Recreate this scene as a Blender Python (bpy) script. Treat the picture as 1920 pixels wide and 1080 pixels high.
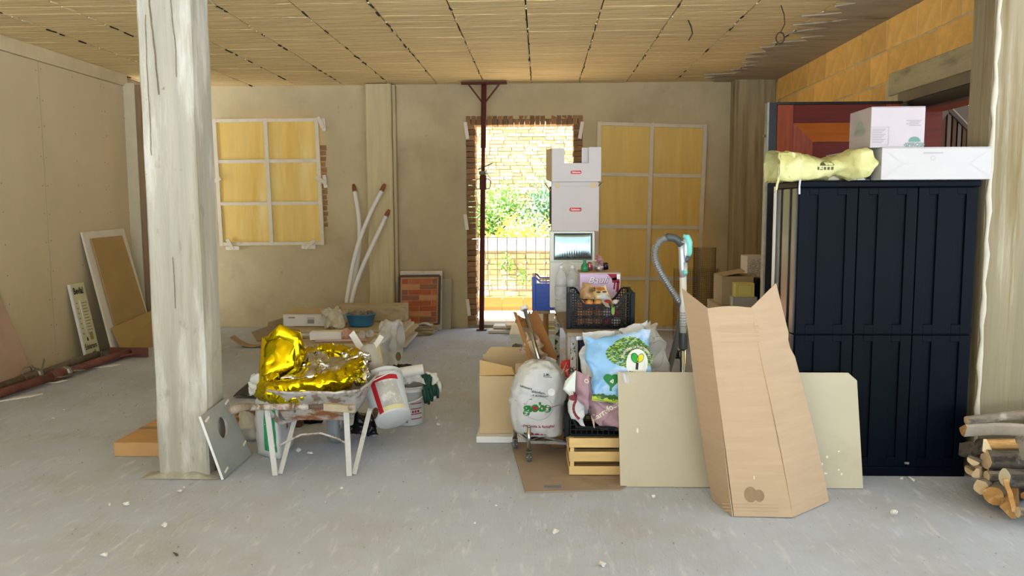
import bpy, bmesh, math, random
from mathutils import Vector, Matrix, Euler, noise
from mathutils.bvhtree import BVHTree
random.seed(7)
for o in list(bpy.data.objects): bpy.data.objects.remove(o)
C = bpy.context.scene.collection
PI = math.pi
# ---------------------------------------------------------------- camera, sky, sun, exposure
F, PITCH, YAW, ROLL, EYE = 1500.0, math.radians(5.7), math.radians(2.06), math.radians(.25), 1.45
RM = Matrix.Rotation(YAW, 3, 'Z') @ Matrix.Rotation(PI/2-PITCH, 3, 'X') @ Matrix.Rotation(-ROLL, 3, 'Z')
cam = bpy.data.cameras.new('camera'); camo = bpy.data.objects.new('camera', cam); C.objects.link(camo)
cam.sensor_width = 36; cam.lens = F/1920*36; cam.clip_start = .05; cam.clip_end = 300
camo.matrix_world = Matrix.Translation((0, 0, EYE)) @ RM.to_4x4()
bpy.context.scene.camera = camo
wd = bpy.data.worlds.new('sky'); bpy.context.scene.world = wd; wd.use_nodes = True
bg = wd.node_tree.nodes['Background']; bg.inputs[0].default_value = (.80, .91, 1.0, 1); bg.inputs[1].default_value = 2.0
sl = bpy.data.lights.new('sun', 'SUN'); sl.energy = 36.0; sl.angle = .01; sl.color = (1, .96, .88)
so = bpy.data.objects.new('sun', sl); C.objects.link(so)
so.rotation_euler = Vector((-.75, -.14, 1.0)).to_track_quat('Z', 'Y').to_euler()
vs = bpy.context.scene.view_settings
vs.view_transform = 'Standard'; vs.look = 'None'; vs.gamma = 1; vs.use_curve_mapping = False; vs.exposure = .54

# ---------------------------------------------------------------- helpers
def W(px, py, y=None, z=None, x=None):          # true 3-D point of a photographed spot whose distance, height or side is known
    d = RM @ Vector(((px-960)/F, -(py-540)/F, -1))
    t = y/d.y if y is not None else ((z-EYE)/d.z if z is not None else x/d.x)
    return Vector((d.x*t, d.y*t, EYE+d.z*t))
def srgb(h):
    v = [int(h[i:i+2], 16)/255 for i in (0, 2, 4)]
    return tuple((c/12.92 if c <= .04045 else ((c+.055)/1.055)**2.4) for c in v)+(1,)
MC = {}
def M(key, col, r=.8, m=0, var=.12, s=6, st=(1, 1, 1), b=0, bs=40, layers=(), rnd=0, trans=0, alpha=1, emit=0, ior=1.45, sp=.5, coat=0, bst=None):
    if key in MC: return MC[key]
    mt = bpy.data.materials.new(key); mt.use_nodes = True; nt = mt.node_tree; N = nt.nodes; L = nt.links
    p = N['Principled BSDF']; c = srgb(col) if isinstance(col, str) else tuple(col)+(1,)
    p.inputs['Roughness'].default_value = r; p.inputs['Metallic'].default_value = m
    p.inputs['Transmission Weight'].default_value = trans; p.inputs['Alpha'].default_value = alpha
    p.inputs['IOR'].default_value = ior; p.inputs['Specular IOR Level'].default_value = sp; p.inputs['Coat Weight'].default_value = coat
    tc = N.new('ShaderNodeTexCoord')
    def nz(scale, stretch, detail=5, rough=.6):
        mp = N.new('ShaderNodeMapping'); mp.inputs['Scale'].default_value = stretch; L.new(tc.outputs['Object'], mp.inputs[0])
        n = N.new('ShaderNodeTexNoise'); n.inputs['Scale'].default_value = scale; n.inputs['Detail'].default_value = detail
        n.inputs['Roughness'].default_value = rough; L.new(mp.outputs[0], n.inputs[0]); return n
    def ramp(src, a, ca, b_, cb):
        q = N.new('ShaderNodeValToRGB'); e = q.color_ramp.elements
        e[0].position = a; e[0].color = ca; e[1].position = b_; e[1].color = cb; L.new(src, q.inputs[0]); return q
    cur = None
    if var:
        n = nz(s, st)
        cur = ramp(n.outputs['Fac'], .3, tuple(x*(1-var) for x in c[:3])+(1,), .7, tuple(min(1, x*(1+var)) for x in c[:3])+(1,)).outputs[0]
    for (lc, ls, lo, hi, lst) in layers:
        n = nz(ls, lst, 8, .65); f = ramp(n.outputs['Fac'], lo, (0, 0, 0, 1), hi, (1, 1, 1, 1))
        mx = N.new('ShaderNodeMix'); mx.data_type = 'RGBA'; L.new(f.outputs[0], mx.inputs['Factor'])
        if cur: L.new(cur, mx.inputs['A'])
        else: mx.inputs['A'].default_value = c
        mx.inputs['B'].default_value = srgb(lc); cur = mx.outputs['Result']
    if rnd:
        oi = N.new('ShaderNodeObjectInfo'); hs = N.new('ShaderNodeHueSaturation')
        mr = N.new('ShaderNodeMapRange'); mr.inputs['To Min'].default_value = 1-rnd; mr.inputs['To Max'].default_value = 1+rnd
        L.new(oi.outputs['Random'], mr.inputs[0]); L.new(mr.outputs[0], hs.inputs['Value'])
        if cur: L.new(cur, hs.inputs['Color'])
        else: hs.inputs['Color'].default_value = c
        cur = hs.outputs[0]
    if cur: L.new(cur, p.inputs['Base Color'])
    else: p.inputs['Base Color'].default_value = c
    if b:
        n = nz(bs, bst or st, 8, .7); bm = N.new('ShaderNodeBump'); bm.inputs['Strength'].default_value = b; bm.inputs['Distance'].default_value = .01
        L.new(n.outputs['Fac'], bm.inputs['Height']); L.new(bm.outputs[0], p.inputs['Normal'])
    if emit: p.inputs['Emission Color'].default_value = c; p.inputs['Emission Strength'].default_value = emit
    MC[key] = mt; return mt
def nv(p, s, seed=0): return noise.noise(Vector(p)*s+Vector((seed*7.3, seed*3.1, seed*1.7)))
class G:
    def __init__(s): s.v = []; s.f = []
    def add(s, vs_, fs):
        n = len(s.v); s.v += [Vector(a) for a in vs_]; s.f += [tuple(i+n for i in f) for f in fs]; return s
    def hexa(s, p):                              # bottom 4 then top 4, counter-clockwise from above
        return s.add(p, [(3, 2, 1, 0), (4, 5, 6, 7), (0, 1, 5, 4), (1, 2, 6, 5), (2, 3, 7, 6), (3, 0, 4, 7)])
    def box(s, x0, x1, y0, y1, z0, z1, rot=0, tilt=0, piv=None):
        p = [Vector(q) for q in ((x0, y0, z0), (x1, y0, z0), (x1, y1, z0), (x0, y1, z0), (x0, y0, z1), (x1, y0, z1), (x1, y1, z1), (x0, y1, z1))]
        if rot or tilt:
            c = Vector(piv) if piv else Vector(((x0+x1)/2, (y0+y1)/2, (z0+z1)/2)); R = Matrix.Rotation(rot, 3, 'Z') @ Matrix.Rotation(tilt, 3, 'Y')
            p = [c+R@(q-c) for q in p]
        return s.hexa(p)
    def slab(s, a, b, c, d, t):                  # board with corners a b c d (counter-clockwise seen from the front), thickness t away from the front
        a, b, c, d = map(Vector, (a, b, c, d)); n = (b-a).cross(d-a).normalized()*t
        return s.add([a, b, c, d, a-n, b-n, c-n, d-n], [(0, 1, 2, 3), (7, 6, 5, 4), (1, 0, 4, 5), (2, 1, 5, 6), (3, 2, 6, 7), (0, 3, 7, 4)])
    def bar(s, a, b, w, h, up=(0, 0, 1)):        # rectangular bar from a to b
        a, b = Vector(a), Vector(b); d = (b-a).normalized(); u = Vector(up)
        if abs(d.dot(u)) > .98: u = Vector((0, 1, 0))
        x = d.cross(u).normalized()*w/2; z = x.cross(d).normalized()*h/2
        return s.add([a-x-z, a+x-z, b+x-z, b-x-z, a-x+z, a+x+z, b+x+z, b-x+z], [(3, 2, 1, 0), (4, 5, 6, 7), (0, 1, 5, 4), (1, 2, 6, 5), (2, 3, 7, 6), (3, 0, 4, 7)])
    def tube(s, pts, r, n=10, cap=True, sq=1):
        pts = [Vector(p) for p in pts]; rr = r if isinstance(r, (list, tuple)) else [r]*len(pts); base = len(s.v); ref = None
        for i, p in enumerate(pts):
            d = (pts[min(i+1, len(pts)-1)]-pts[max(i-1, 0)]).normalized()
            if ref is None: ref = Vector((0, 0, 1)) if abs(d.z) < .9 else Vector((1, 0, 0))
            x = ref.cross(d).normalized(); y = d.cross(x).normalized(); ref = y if abs(d.z) < 2 else ref
            for k in range(n):
                a = 2*PI*k/n; s.v.append(p+(x*math.cos(a)+y*math.sin(a)*sq)*rr[i])
        m = len(pts)
        for i in range(m-1):
            for k in range(n):
                a = base+i*n+k; b = base+i*n+(k+1) % n; s.f.append((a, b, b+n, a+n))
        if cap: s.f.append(tuple(base+k for k in range(n))[::-1]); s.f.append(tuple(base+(m-1)*n+k for k in range(n)))
        return s
    def lathe(s, prof, n=24, c=(0, 0, 0), cap=True):
        b = len(s.v)
        for (r, z) in prof:
            for k in range(n): a = 2*PI*k/n; s.v.append(Vector((c[0]+r*math.cos(a), c[1]+r*math.sin(a), c[2]+z)))
        for i in range(len(prof)-1):
            for k in range(n):
                a = b+i*n+k; q = b+i*n+(k+1) % n; s.f.append((a, q, q+n, a+n))
        if cap: s.f.append(tuple(b+k for k in range(n))[::-1]); s.f.append(tuple(b+(len(prof)-1)*n+k for k in range(n)))
        return s
    def loft(s, rows, n=40, p=.8):               # rows: (z, cx, cy, half width, half depth): rounded closed body
        b = len(s.v)
        for (z, cx, cy, w, t) in rows:
            for k in range(n):
                a = 2*PI*k/n; ca, sa = math.cos(a), math.sin(a)
                s.v.append(Vector((cx+w*math.copysign(abs(ca)**p, ca), cy+t*math.copysign(abs(sa)**p, sa), z)))
        for i in range(len(rows)-1):
            for k in range(n):
                a = b+i*n+k; q = b+i*n+(k+1) % n; s.f.append((a, q, q+n, a+n))
        s.f.append(tuple(b+k for k in range(n))[::-1]); s.f.append(tuple(b+(len(rows)-1)*n+k for k in range(n))); return s
    def grid(s, fn, nu, nv_, wrap=False):
        b = len(s.v)
        for j in range(nv_+1):
            for i in range(nu+1): s.v.append(Vector(fn(i/nu, j/nv_)))
        for j in range(nv_):
            for i in range(nu):
                a = b+j*(nu+1)+i; s.f.append((a, a+1, a+nu+2, a+nu+1))
        return s
    def ball(s, c, r, n=12, m=8, sc=(1, 1, 1)):
        prof = [(max(1e-4, math.sin(PI*i/m)), -math.cos(PI*i/m)) for i in range(m+1)]; b = len(s.v); s.lathe(prof, n)
        for i in range(b, len(s.v)): s.v[i] = Vector(c)+Vector((s.v[i].x*sc[0], s.v[i].y*sc[1], s.v[i].z*sc[2]))*r
        return s
    def crumple(s, amp, sc, seed=0, ridge=True, b0=0):
        for i in range(b0, len(s.v)):
            p = s.v[i]; d = Vector([nv(p, sc, seed+k) for k in range(3)])
            if ridge:
                d2 = Vector([nv(p, sc*2.3, seed+5+k) for k in range(3)])
                d = Vector([1.2*(.25-abs(x)) for x in d])+Vector([.6*(.2-abs(x)) for x in d2])
            s.v[i] = p+d*amp
        return s
    def xf(s, m, b0=0):
        for i in range(b0, len(s.v)): s.v[i] = m @ s.v[i]
        return s
    def bvh(s): return BVHTree.FromPolygons([tuple(v) for v in s.v], s.f)
def TR(x, y, z, rz=0, rx=0, ry=0): return Matrix.Translation((x, y, z)) @ Matrix.Rotation(rz, 4, 'Z') @ Matrix.Rotation(rx, 4, 'X') @ Matrix.Rotation(ry, 4, 'Y')
def link(name, g, mat, parent=None, smooth=False, bev=0, loc=None, label=None, solid=0, sub=0):
    me = bpy.data.meshes.new(name); o = (parent.matrix_world.translation if parent and loc is None else Vector(loc or (0, 0, 0)))
    if parent and parent.get('_w') is not None: o = Vector(parent['_w'])
    me.from_pydata([tuple(v-o) for v in g.v], [], g.f); me.update()
    me.materials.append(mat)
    if smooth: me.polygons.foreach_set('use_smooth', [True]*len(me.polygons))
    ob = bpy.data.objects.new(name, me); C.objects.link(ob)
    if parent: ob.parent = parent; ob['_w'] = tuple(o)
    else: ob.location = o; ob['_w'] = tuple(o)
    if solid: q = ob.modifiers.new('solid', 'SOLIDIFY'); q.thickness = solid; q.offset = 0
    if bev: q = ob.modifiers.new('bevel', 'BEVEL'); q.width = bev; q.segments = 2; q.limit_method = 'ANGLE'
    if sub: q = ob.modifiers.new('sub', 'SUBSURF'); q.levels = sub; q.render_levels = sub
    if label: ob['label'] = label
    return ob
def thing(name, label, cat, loc, group=None, kind=None):
    o = bpy.data.objects.new(name, None); C.objects.link(o); o.location = loc; o.empty_display_size = .05
    o['_w'] = tuple(loc); o['label'] = label; o['category'] = cat
    if group: o['group'] = group
    if kind: o['kind'] = kind
    return o
def tag(o, label, cat, group=None):
    o['label'] = label; o['category'] = cat
    if group: o['group'] = group
    return o
def copy_tree(o, parent=None):
    kids = list(o.children); c = o.copy(); C.objects.link(c); c.parent = parent
    for k in kids: copy_tree(k, c)
    return c
# flat print laid on a surface: 2-D shapes are projected on the body they are printed on
def text2d(s, size, bold=0, italic=0, space=1, arc=None, sx=1):
    cu = bpy.data.curves.new('t', 'FONT'); cu.body = s; cu.size = size; cu.align_x = 'CENTER'; cu.align_y = 'CENTER'; cu.resolution_u = 3
    cu.offset = bold; cu.shear = italic; cu.space_character = space
    ob = bpy.data.objects.new('t', cu); C.objects.link(ob); dg = bpy.context.evaluated_depsgraph_get(); me = ob.evaluated_get(dg).to_mesh()
    v = [(p.co.x*sx, p.co.y) for p in me.vertices]; f = [tuple(q.vertices) for q in me.polygons]
    ob.evaluated_get(dg).to_mesh_clear(); bpy.data.objects.remove(ob); bpy.data.curves.remove(cu)
    if arc: v = [((arc+y)*math.sin(x/arc), (arc+y)*math.cos(x/arc)-arc) for x, y in v]
    return v, f
def rect2d(x0, x1, y0, y1, n=6):
    v = [(x0+(x1-x0)*i/n, y0+(y1-y0)*j/n) for j in range(n+1) for i in range(n+1)]
    return v, [(j*(n+1)+i, j*(n+1)+i+1, (j+1)*(n+1)+i+1, (j+1)*(n+1)+i) for j in range(n) for i in range(n)]
def ell2d(cx, cy, rx, ry, n=28, k=4, a0=0, a1=2*PI, r0=0):
    v = []; f = []
    for j in range(k+1):
        q = r0+(1-r0)*j/k
        for i in range(n+1): a = a0+(a1-a0)*i/n; v.append((cx+rx*q*math.cos(a), cy+ry*q*math.sin(a)))
    for j in range(k):
        for i in range(n): a = j*(n+1)+i; f.append((a, a+1, a+n+2, a+n+1))
    return v, f
def poly2d(pts): return list(pts), [tuple(range(len(pts)))]
def line2d(pts, w):
    v = []; f = []
    for a, b in zip(pts, pts[1:]):
        m = max(1, int(math.dist(a, b)/.03)); dx, dy = b[0]-a[0], b[1]-a[1]; l = math.hypot(dx, dy) or 1; nx, ny = -dy/l*w/2, dx/l*w/2
        for i in range(m):
            p = (a[0]+dx*i/m, a[1]+dy*i/m); q = (a[0]+dx*(i+1)/m, a[1]+dy*(i+1)/m); n = len(v)
            v += [(p[0]-nx, p[1]-ny), (q[0]-nx, q[1]-ny), (q[0]+nx, q[1]+ny), (p[0]+nx, p[1]+ny)]; f.append((n, n+1, n+2, n+3))
    return v, f
def cat2d(*a):
    v = []; f = []
    for q, w in a: n = len(v); v += q; f += [tuple(i+n for i in x) for x in w]
    return v, f
def mv(s, dx, dy, rot=0):
    c, q = math.cos(rot), math.sin(rot); return [(x*c-y*q+dx, x*q+y*c+dy) for x, y in s[0]], s[1]
def decal(name, shape, mat, parent, fr, bvh=None, off=.0016):
    # fr: matrix whose X and Y axes span the print and whose Z points out of the surface
    g = G(); n = (fr.to_3x3() @ Vector((0, 0, 1))).normalized()
    for x, y in shape[0]:
        p = fr @ Vector((x, y, 0))
        if bvh:
            h = bvh.ray_cast(p+n*.5, -n, 1.2)
            if h[0] is not None: p = h[0]
        g.v.append(p+n*off)
    g.f = list(shape[1]); return link(name, g, mat, parent)
def front(x, y, z, rz=0, rx=0): return TR(x, y, z, rz) @ Matrix.Rotation(PI/2+rx, 4, 'X')   # a face looking towards -y
ink = lambda k, c: M('ink_'+k, c, r=.6, var=0)
# ---------------------------------------------------------------- materials of the shell
m_floor = M('floor_concrete', 'bac3d5', r=.85, var=.06, s=1.2, st=(1, 1, 1), b=1.0, bs=13, bst=(1, .28, 1),
            layers=[('aeb1b8', .8, .45, .65, (1, 1, 1)), ('dcdfe6', 20, .56, .80, (1, .22, 1)), ('b2b3b5', 5, .58, .85, (1, .25, 1)), ('9c9a97', 24, .64, .78, (1, .6, 1)), ('e2e2e0', 60, .74, .80, (1, .7, 1))])
m_plaster = M('grey_render', 'bfb08a', r=.9, var=.10, s=1.4, b=.25, bs=30,
              layers=[('a09372', 1.2, .50, .80, (1, 1, 1)), ('cdbf98', .8, .52, .70, (1, 1, .7)), ('867b62', 7, .66, .8, (1, 1, 1))])
m_ceil = M('ceiling_board', 'e6cd94', r=.85, var=.20, s=2.5, st=(.6, 9, 1), b=.6, bs=9, bst=(.35, 12, 1), rnd=.05,
           layers=[('c4a566', 3.0, .48, .66, (.35, 12, 1)), ('f2e2b8', 2.2, .52, .72, (.4, 9, 1)), ('6b5430', 3.0, .57, .63, (.22, 20, 1))])
m_ceilb = M('ceiling_backing', '2e2518', r=.95, var=.3, s=5)
m_cgrey = M('ceiling_grey_skim', 'a89c84', r=.9, var=.15, s=4, st=(.5, 3, 1), b=.4, bs=14, bst=(.5, 5, 1), layers=[('5e5647', 3, .55, .7, (.6, 4, 1))])
m_pboard = M('plasterboard', 'd2c09c', r=.9, var=.05, s=.8, layers=[('c6b48e', .7, .45, .7, (1, 1, .4))])
m_col = M('column_concrete', 'a8a596', r=.85, var=.12, s=2.5, st=(6, 6, .35), b=.5, bs=7, bst=(5, 5, .4),
          layers=[('8f8056', 1.3, .56, .74, (5, 5, .35)), ('cfcdc4', 2.2, .50, .66, (3, 3, .5)), ('8a8372', 4, .60, .72, (2, 2, 1)), ('6b6450', 22, .68, .73, (1, 1, 1))])
m_colw = M('column_warm', 'c8ba90', r=.85, var=.12, s=2.5, st=(5, 5, .4), b=.4, bs=8, layers=[('a08c58', 1.1, .55, .8, (4, 4, .4))])
m_colr = M('column_right', '8d8266', r=.85, var=.14, s=2.2, st=(6, 6, .3), b=.5, bs=8, bst=(5, 5, .4),
           layers=[('6e5824', 1.4, .50, .68, (6, 6, .3)), ('b5ae98', 2.0, .56, .72, (5, 5, .3)), ('7f785f', 5, .62, .75, (1, 1, .6))])
m_orange = M('clay_block', 'f2bf66', r=.85, var=.14, s=3, st=(1, 3, 3), b=.35, bs=20, rnd=.12, layers=[('d29a4c', 2.2, .56, .80, (1, 1, 1)), ('f0d49a', 3, .58, .75, (1, 1, 1))])
m_mort = M('mortar', 'd2c298', r=.95, var=.15, s=9, b=.6, bs=30)
m_brick = M('jamb_brick', '97744f', r=.9, var=.22, s=9, b=.5, bs=40, rnd=.25, layers=[('6b4f33', 8, .55, .7, (1, 1, 1))])
m_white = M('white_plaster_strip', 'e6dfcf', r=.8, var=.05, s=5)
m_tile = M('terracotta_tile', 'b5622a', r=.6, var=.12, s=4, rnd=.08)
m_terr = M('terrace_floor', 'c9b8a6', r=.5, var=.08, s=3, rnd=.05)
m_rail = M('rail_iron', '5d5350', r=.6, m=.3, var=.2, s=8)
# ---------------------------------------------------------------- shell
YB, XL, ZC = 9.66, -4.53, 2.93
def struct(name, g, m, **k):
    o = link(name, g, m, **k); o['kind'] = 'structure'; return o
fg = G()
fg.grid(lambda u, v: (-14+u*26, -8+v*17.9, .004*nv(((-14+u*26), (-8+v*17.9), 0), 1.3)), 130, 120)
fl = struct('floor', fg, m_floor, smooth=True)
# ceiling: backing slab, blocks hung just below it, joints open between the blocks
ce = struct('ceiling', G().box(-6, 4.2, -1.5, YB+.35, ZC+.03, ZC+.30), m_ceilb)
xs = [-6.0]; x = -5.74
while x < 2.6: xs.append(x); x += .558
blk = []
for i in range(9):
    g = G(); L_ = .546/2; w = .1965/2
    nx, ny = 8, 3
    def fn(u, v, i=i): 
        e = .003*nv((u*3, v*2, i), 2.1)+.001*math.sin(v*9+i)
        return (-L_+2*L_*u+.006*nv((v*2, i, 0), 3), -w+2*w*v+.002*nv((u*2.5, v, i*3), 1.7)+.002*nv((u*14, 0, i), 2), -.0-.012+e)
    g.grid(fn, nx, ny); g.f = [f[::-1] for f in g.f]
    rim = [0, nx, (nx+1)*(ny+1)-1, (nx+1)*ny]; tp = []
    for q in rim: tp.append(len(g.v)); g.v.append(Vector((g.v[q].x, g.v[q].y, .035)))
    g.f += [(rim[0], *[k for k in range(1, nx)], rim[1], tp[1], tp[0]), (rim[2], *[(nx+1)*ny+k for k in range(nx-1, 0, -1)], rim[3], tp[3], tp[2]),
            (rim[1], *[(nx+1)*j+nx for j in range(1, ny)], rim[2], tp[2], tp[1]), (rim[3], *[(nx+1)*j for j in range(ny-1, 0, -1)], rim[0], tp[0], tp[3])]
    me = bpy.data.meshes.new('ceiling_block'); me.from_pydata([tuple(v) for v in g.v], [], g.f); me.materials.append(m_ceil); blk.append(me)
n = 0; extra = G()
yy = YB-.10; row = 0
while yy > -1.3:
    for ci in range(14):
        x = -4.85+ci*.558+.279*0
        if x > 2.55: continue
        if n < 298 and yy > 4.9:
            o = bpy.data.objects.new('ceiling_block', blk[random.randrange(9)]); C.objects.link(o); o.parent = ce
            o.location = (x, yy+random.uniform(-.004, .004), ZC+random.uniform(-.0015, .0015)); o.rotation_euler = (random.uniform(-.003, .003), random.uniform(-.001, .001), random.uniform(-.003, .003)+PI*random.randrange(2)); n += 1
        else: extra.box(x-.277, x+.277, yy-.098, yy+.098, ZC-.01+random.uniform(-.003, .004), ZC+.03)
    yy -= .2; row += 1
o = link('ceiling_block', extra, m_ceil, ce); o['kind'] = 'stuff'
rj = random.Random(12)
for dark in (0, 1):
    g = G()
    for ci in range(13):
        xj = -4.85+ci*.558+.279; y = 4.6
        while y < YB-.1:
            l = rj.uniform(.03, .16)
            if rj.random() < (.30 if dark else .40):
                g.bar((xj+rj.uniform(-.009, .009), y, ZC-.016), (xj+rj.uniform(-.009, .009), y+l, ZC-.014), rj.uniform(.006, .014), .010)
            y += l+rj.uniform(.0, .10)
    q = link('joint_mortar', g, m_ceilb if dark else m_mort, ce); q['kind'] = 'stuff'
# ragged grey skim beside the right wall and small ridge by the left wall
sk = G(); rows = []
y = -1.4; edge = []
while y < YB: edge.append((2.05+.18*math.sin(y*1.1)+random.uniform(-.22, .22), y)); y += .1
b0 = 0
for (ex, ey) in edge: sk.v += [Vector((ex, ey, ZC-.021)), Vector((2.5, ey, ZC-.024)), Vector((2.95, ey, ZC-.030))]
for i in range(len(edge)-1):
    for k in range(2): a = i*3+k; sk.f.append((a+3, a+4, a+1, a))
link('grey_skim', sk, m_cgrey, ce, solid=.012)
rg = G().tube([(-4.66, 1.7+i*.2, ZC-.03+.01*math.sin(i*1.9)) for i in range(40)], [.05+.018*math.sin(i*1.3) for i in range(40)], 8)
link('mortar_ridge', rg, m_cgrey, ce, smooth=True)
# back wall with a doorway and a window opening (the window is closed by the panel)
DX0, DX1, DZ = -.79, .40, 2.435
WX0, WX1, WZ0, WZ1 = -3.75, -2.72, 1.10, 2.45
wb = G(); T0, T1 = YB, YB+.3
zz = ZC+.03
wb.box(-6, WX0, T0, T1, 0, zz); wb.box(WX0, WX1, T0, T1, 0, WZ0); wb.box(WX0, WX1, T0, T1, WZ1, zz)
wb.box(WX1, DX0-.10, T0, T1, 0, zz); wb.box(DX0-.10, DX1+.10, T0, T1, DZ+.07, zz); wb.box(DX1+.10, 1.05, T0, T1, 0, zz)
wb.box(1.05, 1.75, T0, T1, 2.36, zz); wb.box(1.75, 4.2, T0, T1, 0, zz); wb.box(1.05, 1.75, T0, T1, 0, .03)
wall_b = struct('wall_back', wb, m_plaster)
# exposed bricks round the doorway, every brick its own piece
def bmesh_(name, g, m):
    me = bpy.data.meshes.new(name); me.from_pydata([tuple(v) for v in g.v], [], g.f); me.materials.append(m); return me
jb = []
for i in range(5):
    g = G().box(-.052, .052, -.145, .145, -.0285, .0285)
    for v in g.v: v += Vector([random.uniform(-.004, .004) for _ in range(3)])
    jb.append(bmesh_('brick', g, m_brick))
def piece(name, me, parent, loc, rot=(0, 0, 0)):
    o = bpy.data.objects.new(name, me); C.objects.link(o); o.parent = parent; o.location = loc; o.rotation_euler = rot; return o
for k in range(37):
    z = .06+k*.0655
    for sx, xx in ((-1, DX0-.045), (1, DX1+.045)):
        piece('brick', random.choice(jb), wall_b, (xx+sx*random.choice((0, .004, -.006))-0*sx, YB+.143+random.uniform(-.006, .004), z))
        piece('brick', jb[(k+2) % 5], wall_b, (xx+sx*.045, YB+.155+random.uniform(-.005, .003), z+.001)) if k % 2 == 0 else None
for k in range(22):
    piece('brick', random.choice(jb), wall_b, (DX0-.07+k*.0635, YB+.142+random.uniform(-.005, .004), DZ+.055), (0, PI/2, 0))
# white gauge strips stuck to the bricks
ST = [((872, 229), (877, 261)), ((872, 402), (876, 431)), ((876, 561), (880, 592)), ((1092, 228), (1087, 260))]
for (a, b) in ST:
    p, q = W(*a, y=YB-.012), W(*b, y=YB-.012); g = G().bar(p, q, .012, .042, up=(1, 0, 0))
    link('plaster_strip', g, m_white, wall_b, bev=.002)
struct('trim_1', G().box(DX0-.1, DX1+.1, YB-.02, YB+.299, .001, .035), M('sill_concrete', '8f8672', var=.15, s=8, b=.4, bs=30))
# mid column (pier) and corner column on the back wall
def column(name, x0, x1, y0, y1, m, label, cham=.015, seed=0, z0=0):
    g = G(); nz_ = 40
    ring = []
    ps = [(x0+cham, y0), (x1-cham, y0), (x1, y0+cham), (x1, y1-cham), (x1-cham, y1), (x0+cham, y1), (x0, y1-cham), (x0, y0+cham)]
    for j in range(nz_+1):
        z = z0+(ZC-.024-z0)*j/nz_
        for i, (a, b) in enumerate(ps):
            g.v.append(Vector((a+.004*nv((a*9, b*9, z*3), 1.2, seed+i), b+.004*nv((a*9, b*9, z*3), 1.2, seed+i+9), z)))
    for j in range(nz_):
        for k in range(8): a = j*8+k; q = j*8+(k+1) % 8; g.f.append((a, q, q+8, a+8))
    g.f.append(tuple(range(8))[::-1]); g.f.append(tuple(nz_*8+k for k in range(8)))
    o = link(name, g, m, loc=((x0+x1)/2, (y0+y1)/2, z0)); tag(o, label, 'column'); return o
pm = column('concrete_pier', -2.06, -1.755, 9.50, YB-.002, m_colw, 'pale concrete pier against the back wall behind the white conduits', seed=3)
link('pier_return', G().box(-1.75, -1.715, 9.56, YB-.002, .001, ZC-.03), m_plaster, pm)
column('concrete_pier', 2.23, 2.700, 9.42, YB-.002, M('corner_conc', 'a59672', r=.9, var=.2, s=2.2, st=(5, 5, .4), b=.4, bs=9, layers=[('5d4d2c', 1.3, .5, .72, (6, 6, .3)), ('a89c7c', 1.8, .6, .75, (5, 5, .3))]), 'dark stained concrete pier in the right rear corner', seed=5)
cl = column('concrete_column', -2.086, -1.806, 4.178, 4.42, m_col, 'square pale concrete column in the left foreground beside the wheelbarrow', .010, 1)
m_crk = M('crack_dark', '6e6048', r=.95, var=.2, s=20)
for pts_ in ([(-2.012, 2.93), (-2.008, 2.72), (-2.012, 2.5), (-1.998, 2.3), (-1.988, 2.12), (-1.980, 2.03)], [(-2.035, 2.45), (-2.040, 2.2), (-2.036, 1.9), (-2.041, 1.7)], [(-1.955, 2.93), (-1.952, 2.82), (-1.949, 2.74)], [(-1.925, 2.9), (-1.905, 2.7), (-1.90, 2.5), (-1.885, 2.3), (-1.887, 2.1)], [(-1.95, 1.2), (-1.947, 1.05), (-1.951, .9)]):
    w0 = .008 if pts_[0][1] > 2.9 and pts_[0][0] < -2 else .004
    g = G(); k_ = [Vector((x, 4.1775, z)) for x, z in pts_]
    k_ = [a9.lerp(b9, j9/6)+Vector((.0035*nv((a9.x*9, 0, a9.z*30+j9*7), 1.3), 0, 0)) for a9, b9 in zip(k_, k_[1:]) for j9 in range(6)]
    for a_, b_2 in zip(k_, k_[1:]): g.add([a_-Vector((w0/2, 0, 0)), a_+Vector((w0/2, 0, 0)), b_2+Vector((w0/2*.8, 0, 0)), b_2-Vector((w0/2*.8, 0, 0))], [(0, 1, 2, 3)])
    for q_ in g.v: q_.x += .003*nv((0, 0, q_.z), 9)
    g.v = [Vector((q_.x, 4.1725, q_.z)) for q_ in g.v]; link('crack', g, m_crk, cl)
mess = G()
def fm(u, v):
    x = -2.17+u*.42; y = 4.13+v*.12; e = min(u, 1-u, v*.9, .5)*2.2
    return (x, y, max(.001, .035*min(1, e)*(1+.8*nv((x*12, y*12, 0), 1))))
mess.grid(fm, 30, 10); link('mortar_skirt', mess, m_col, cl, smooth=True)
cr = column('concrete_column', 2.315, 2.80, 4.265, 4.50, m_colr, 'wide stained concrete column at the right edge beside the black cabinet', .014, 2)
link('cast_ridge', G().tube([(2.325+.004*math.sin(i*2.1), 4.262, i*.075) for i in range(40)], [.012+.004*math.sin(i*1.7) for i in range(40)], 6), M('ridge_w', 'c2bca8', var=.1), cr, smooth=True)
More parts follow.
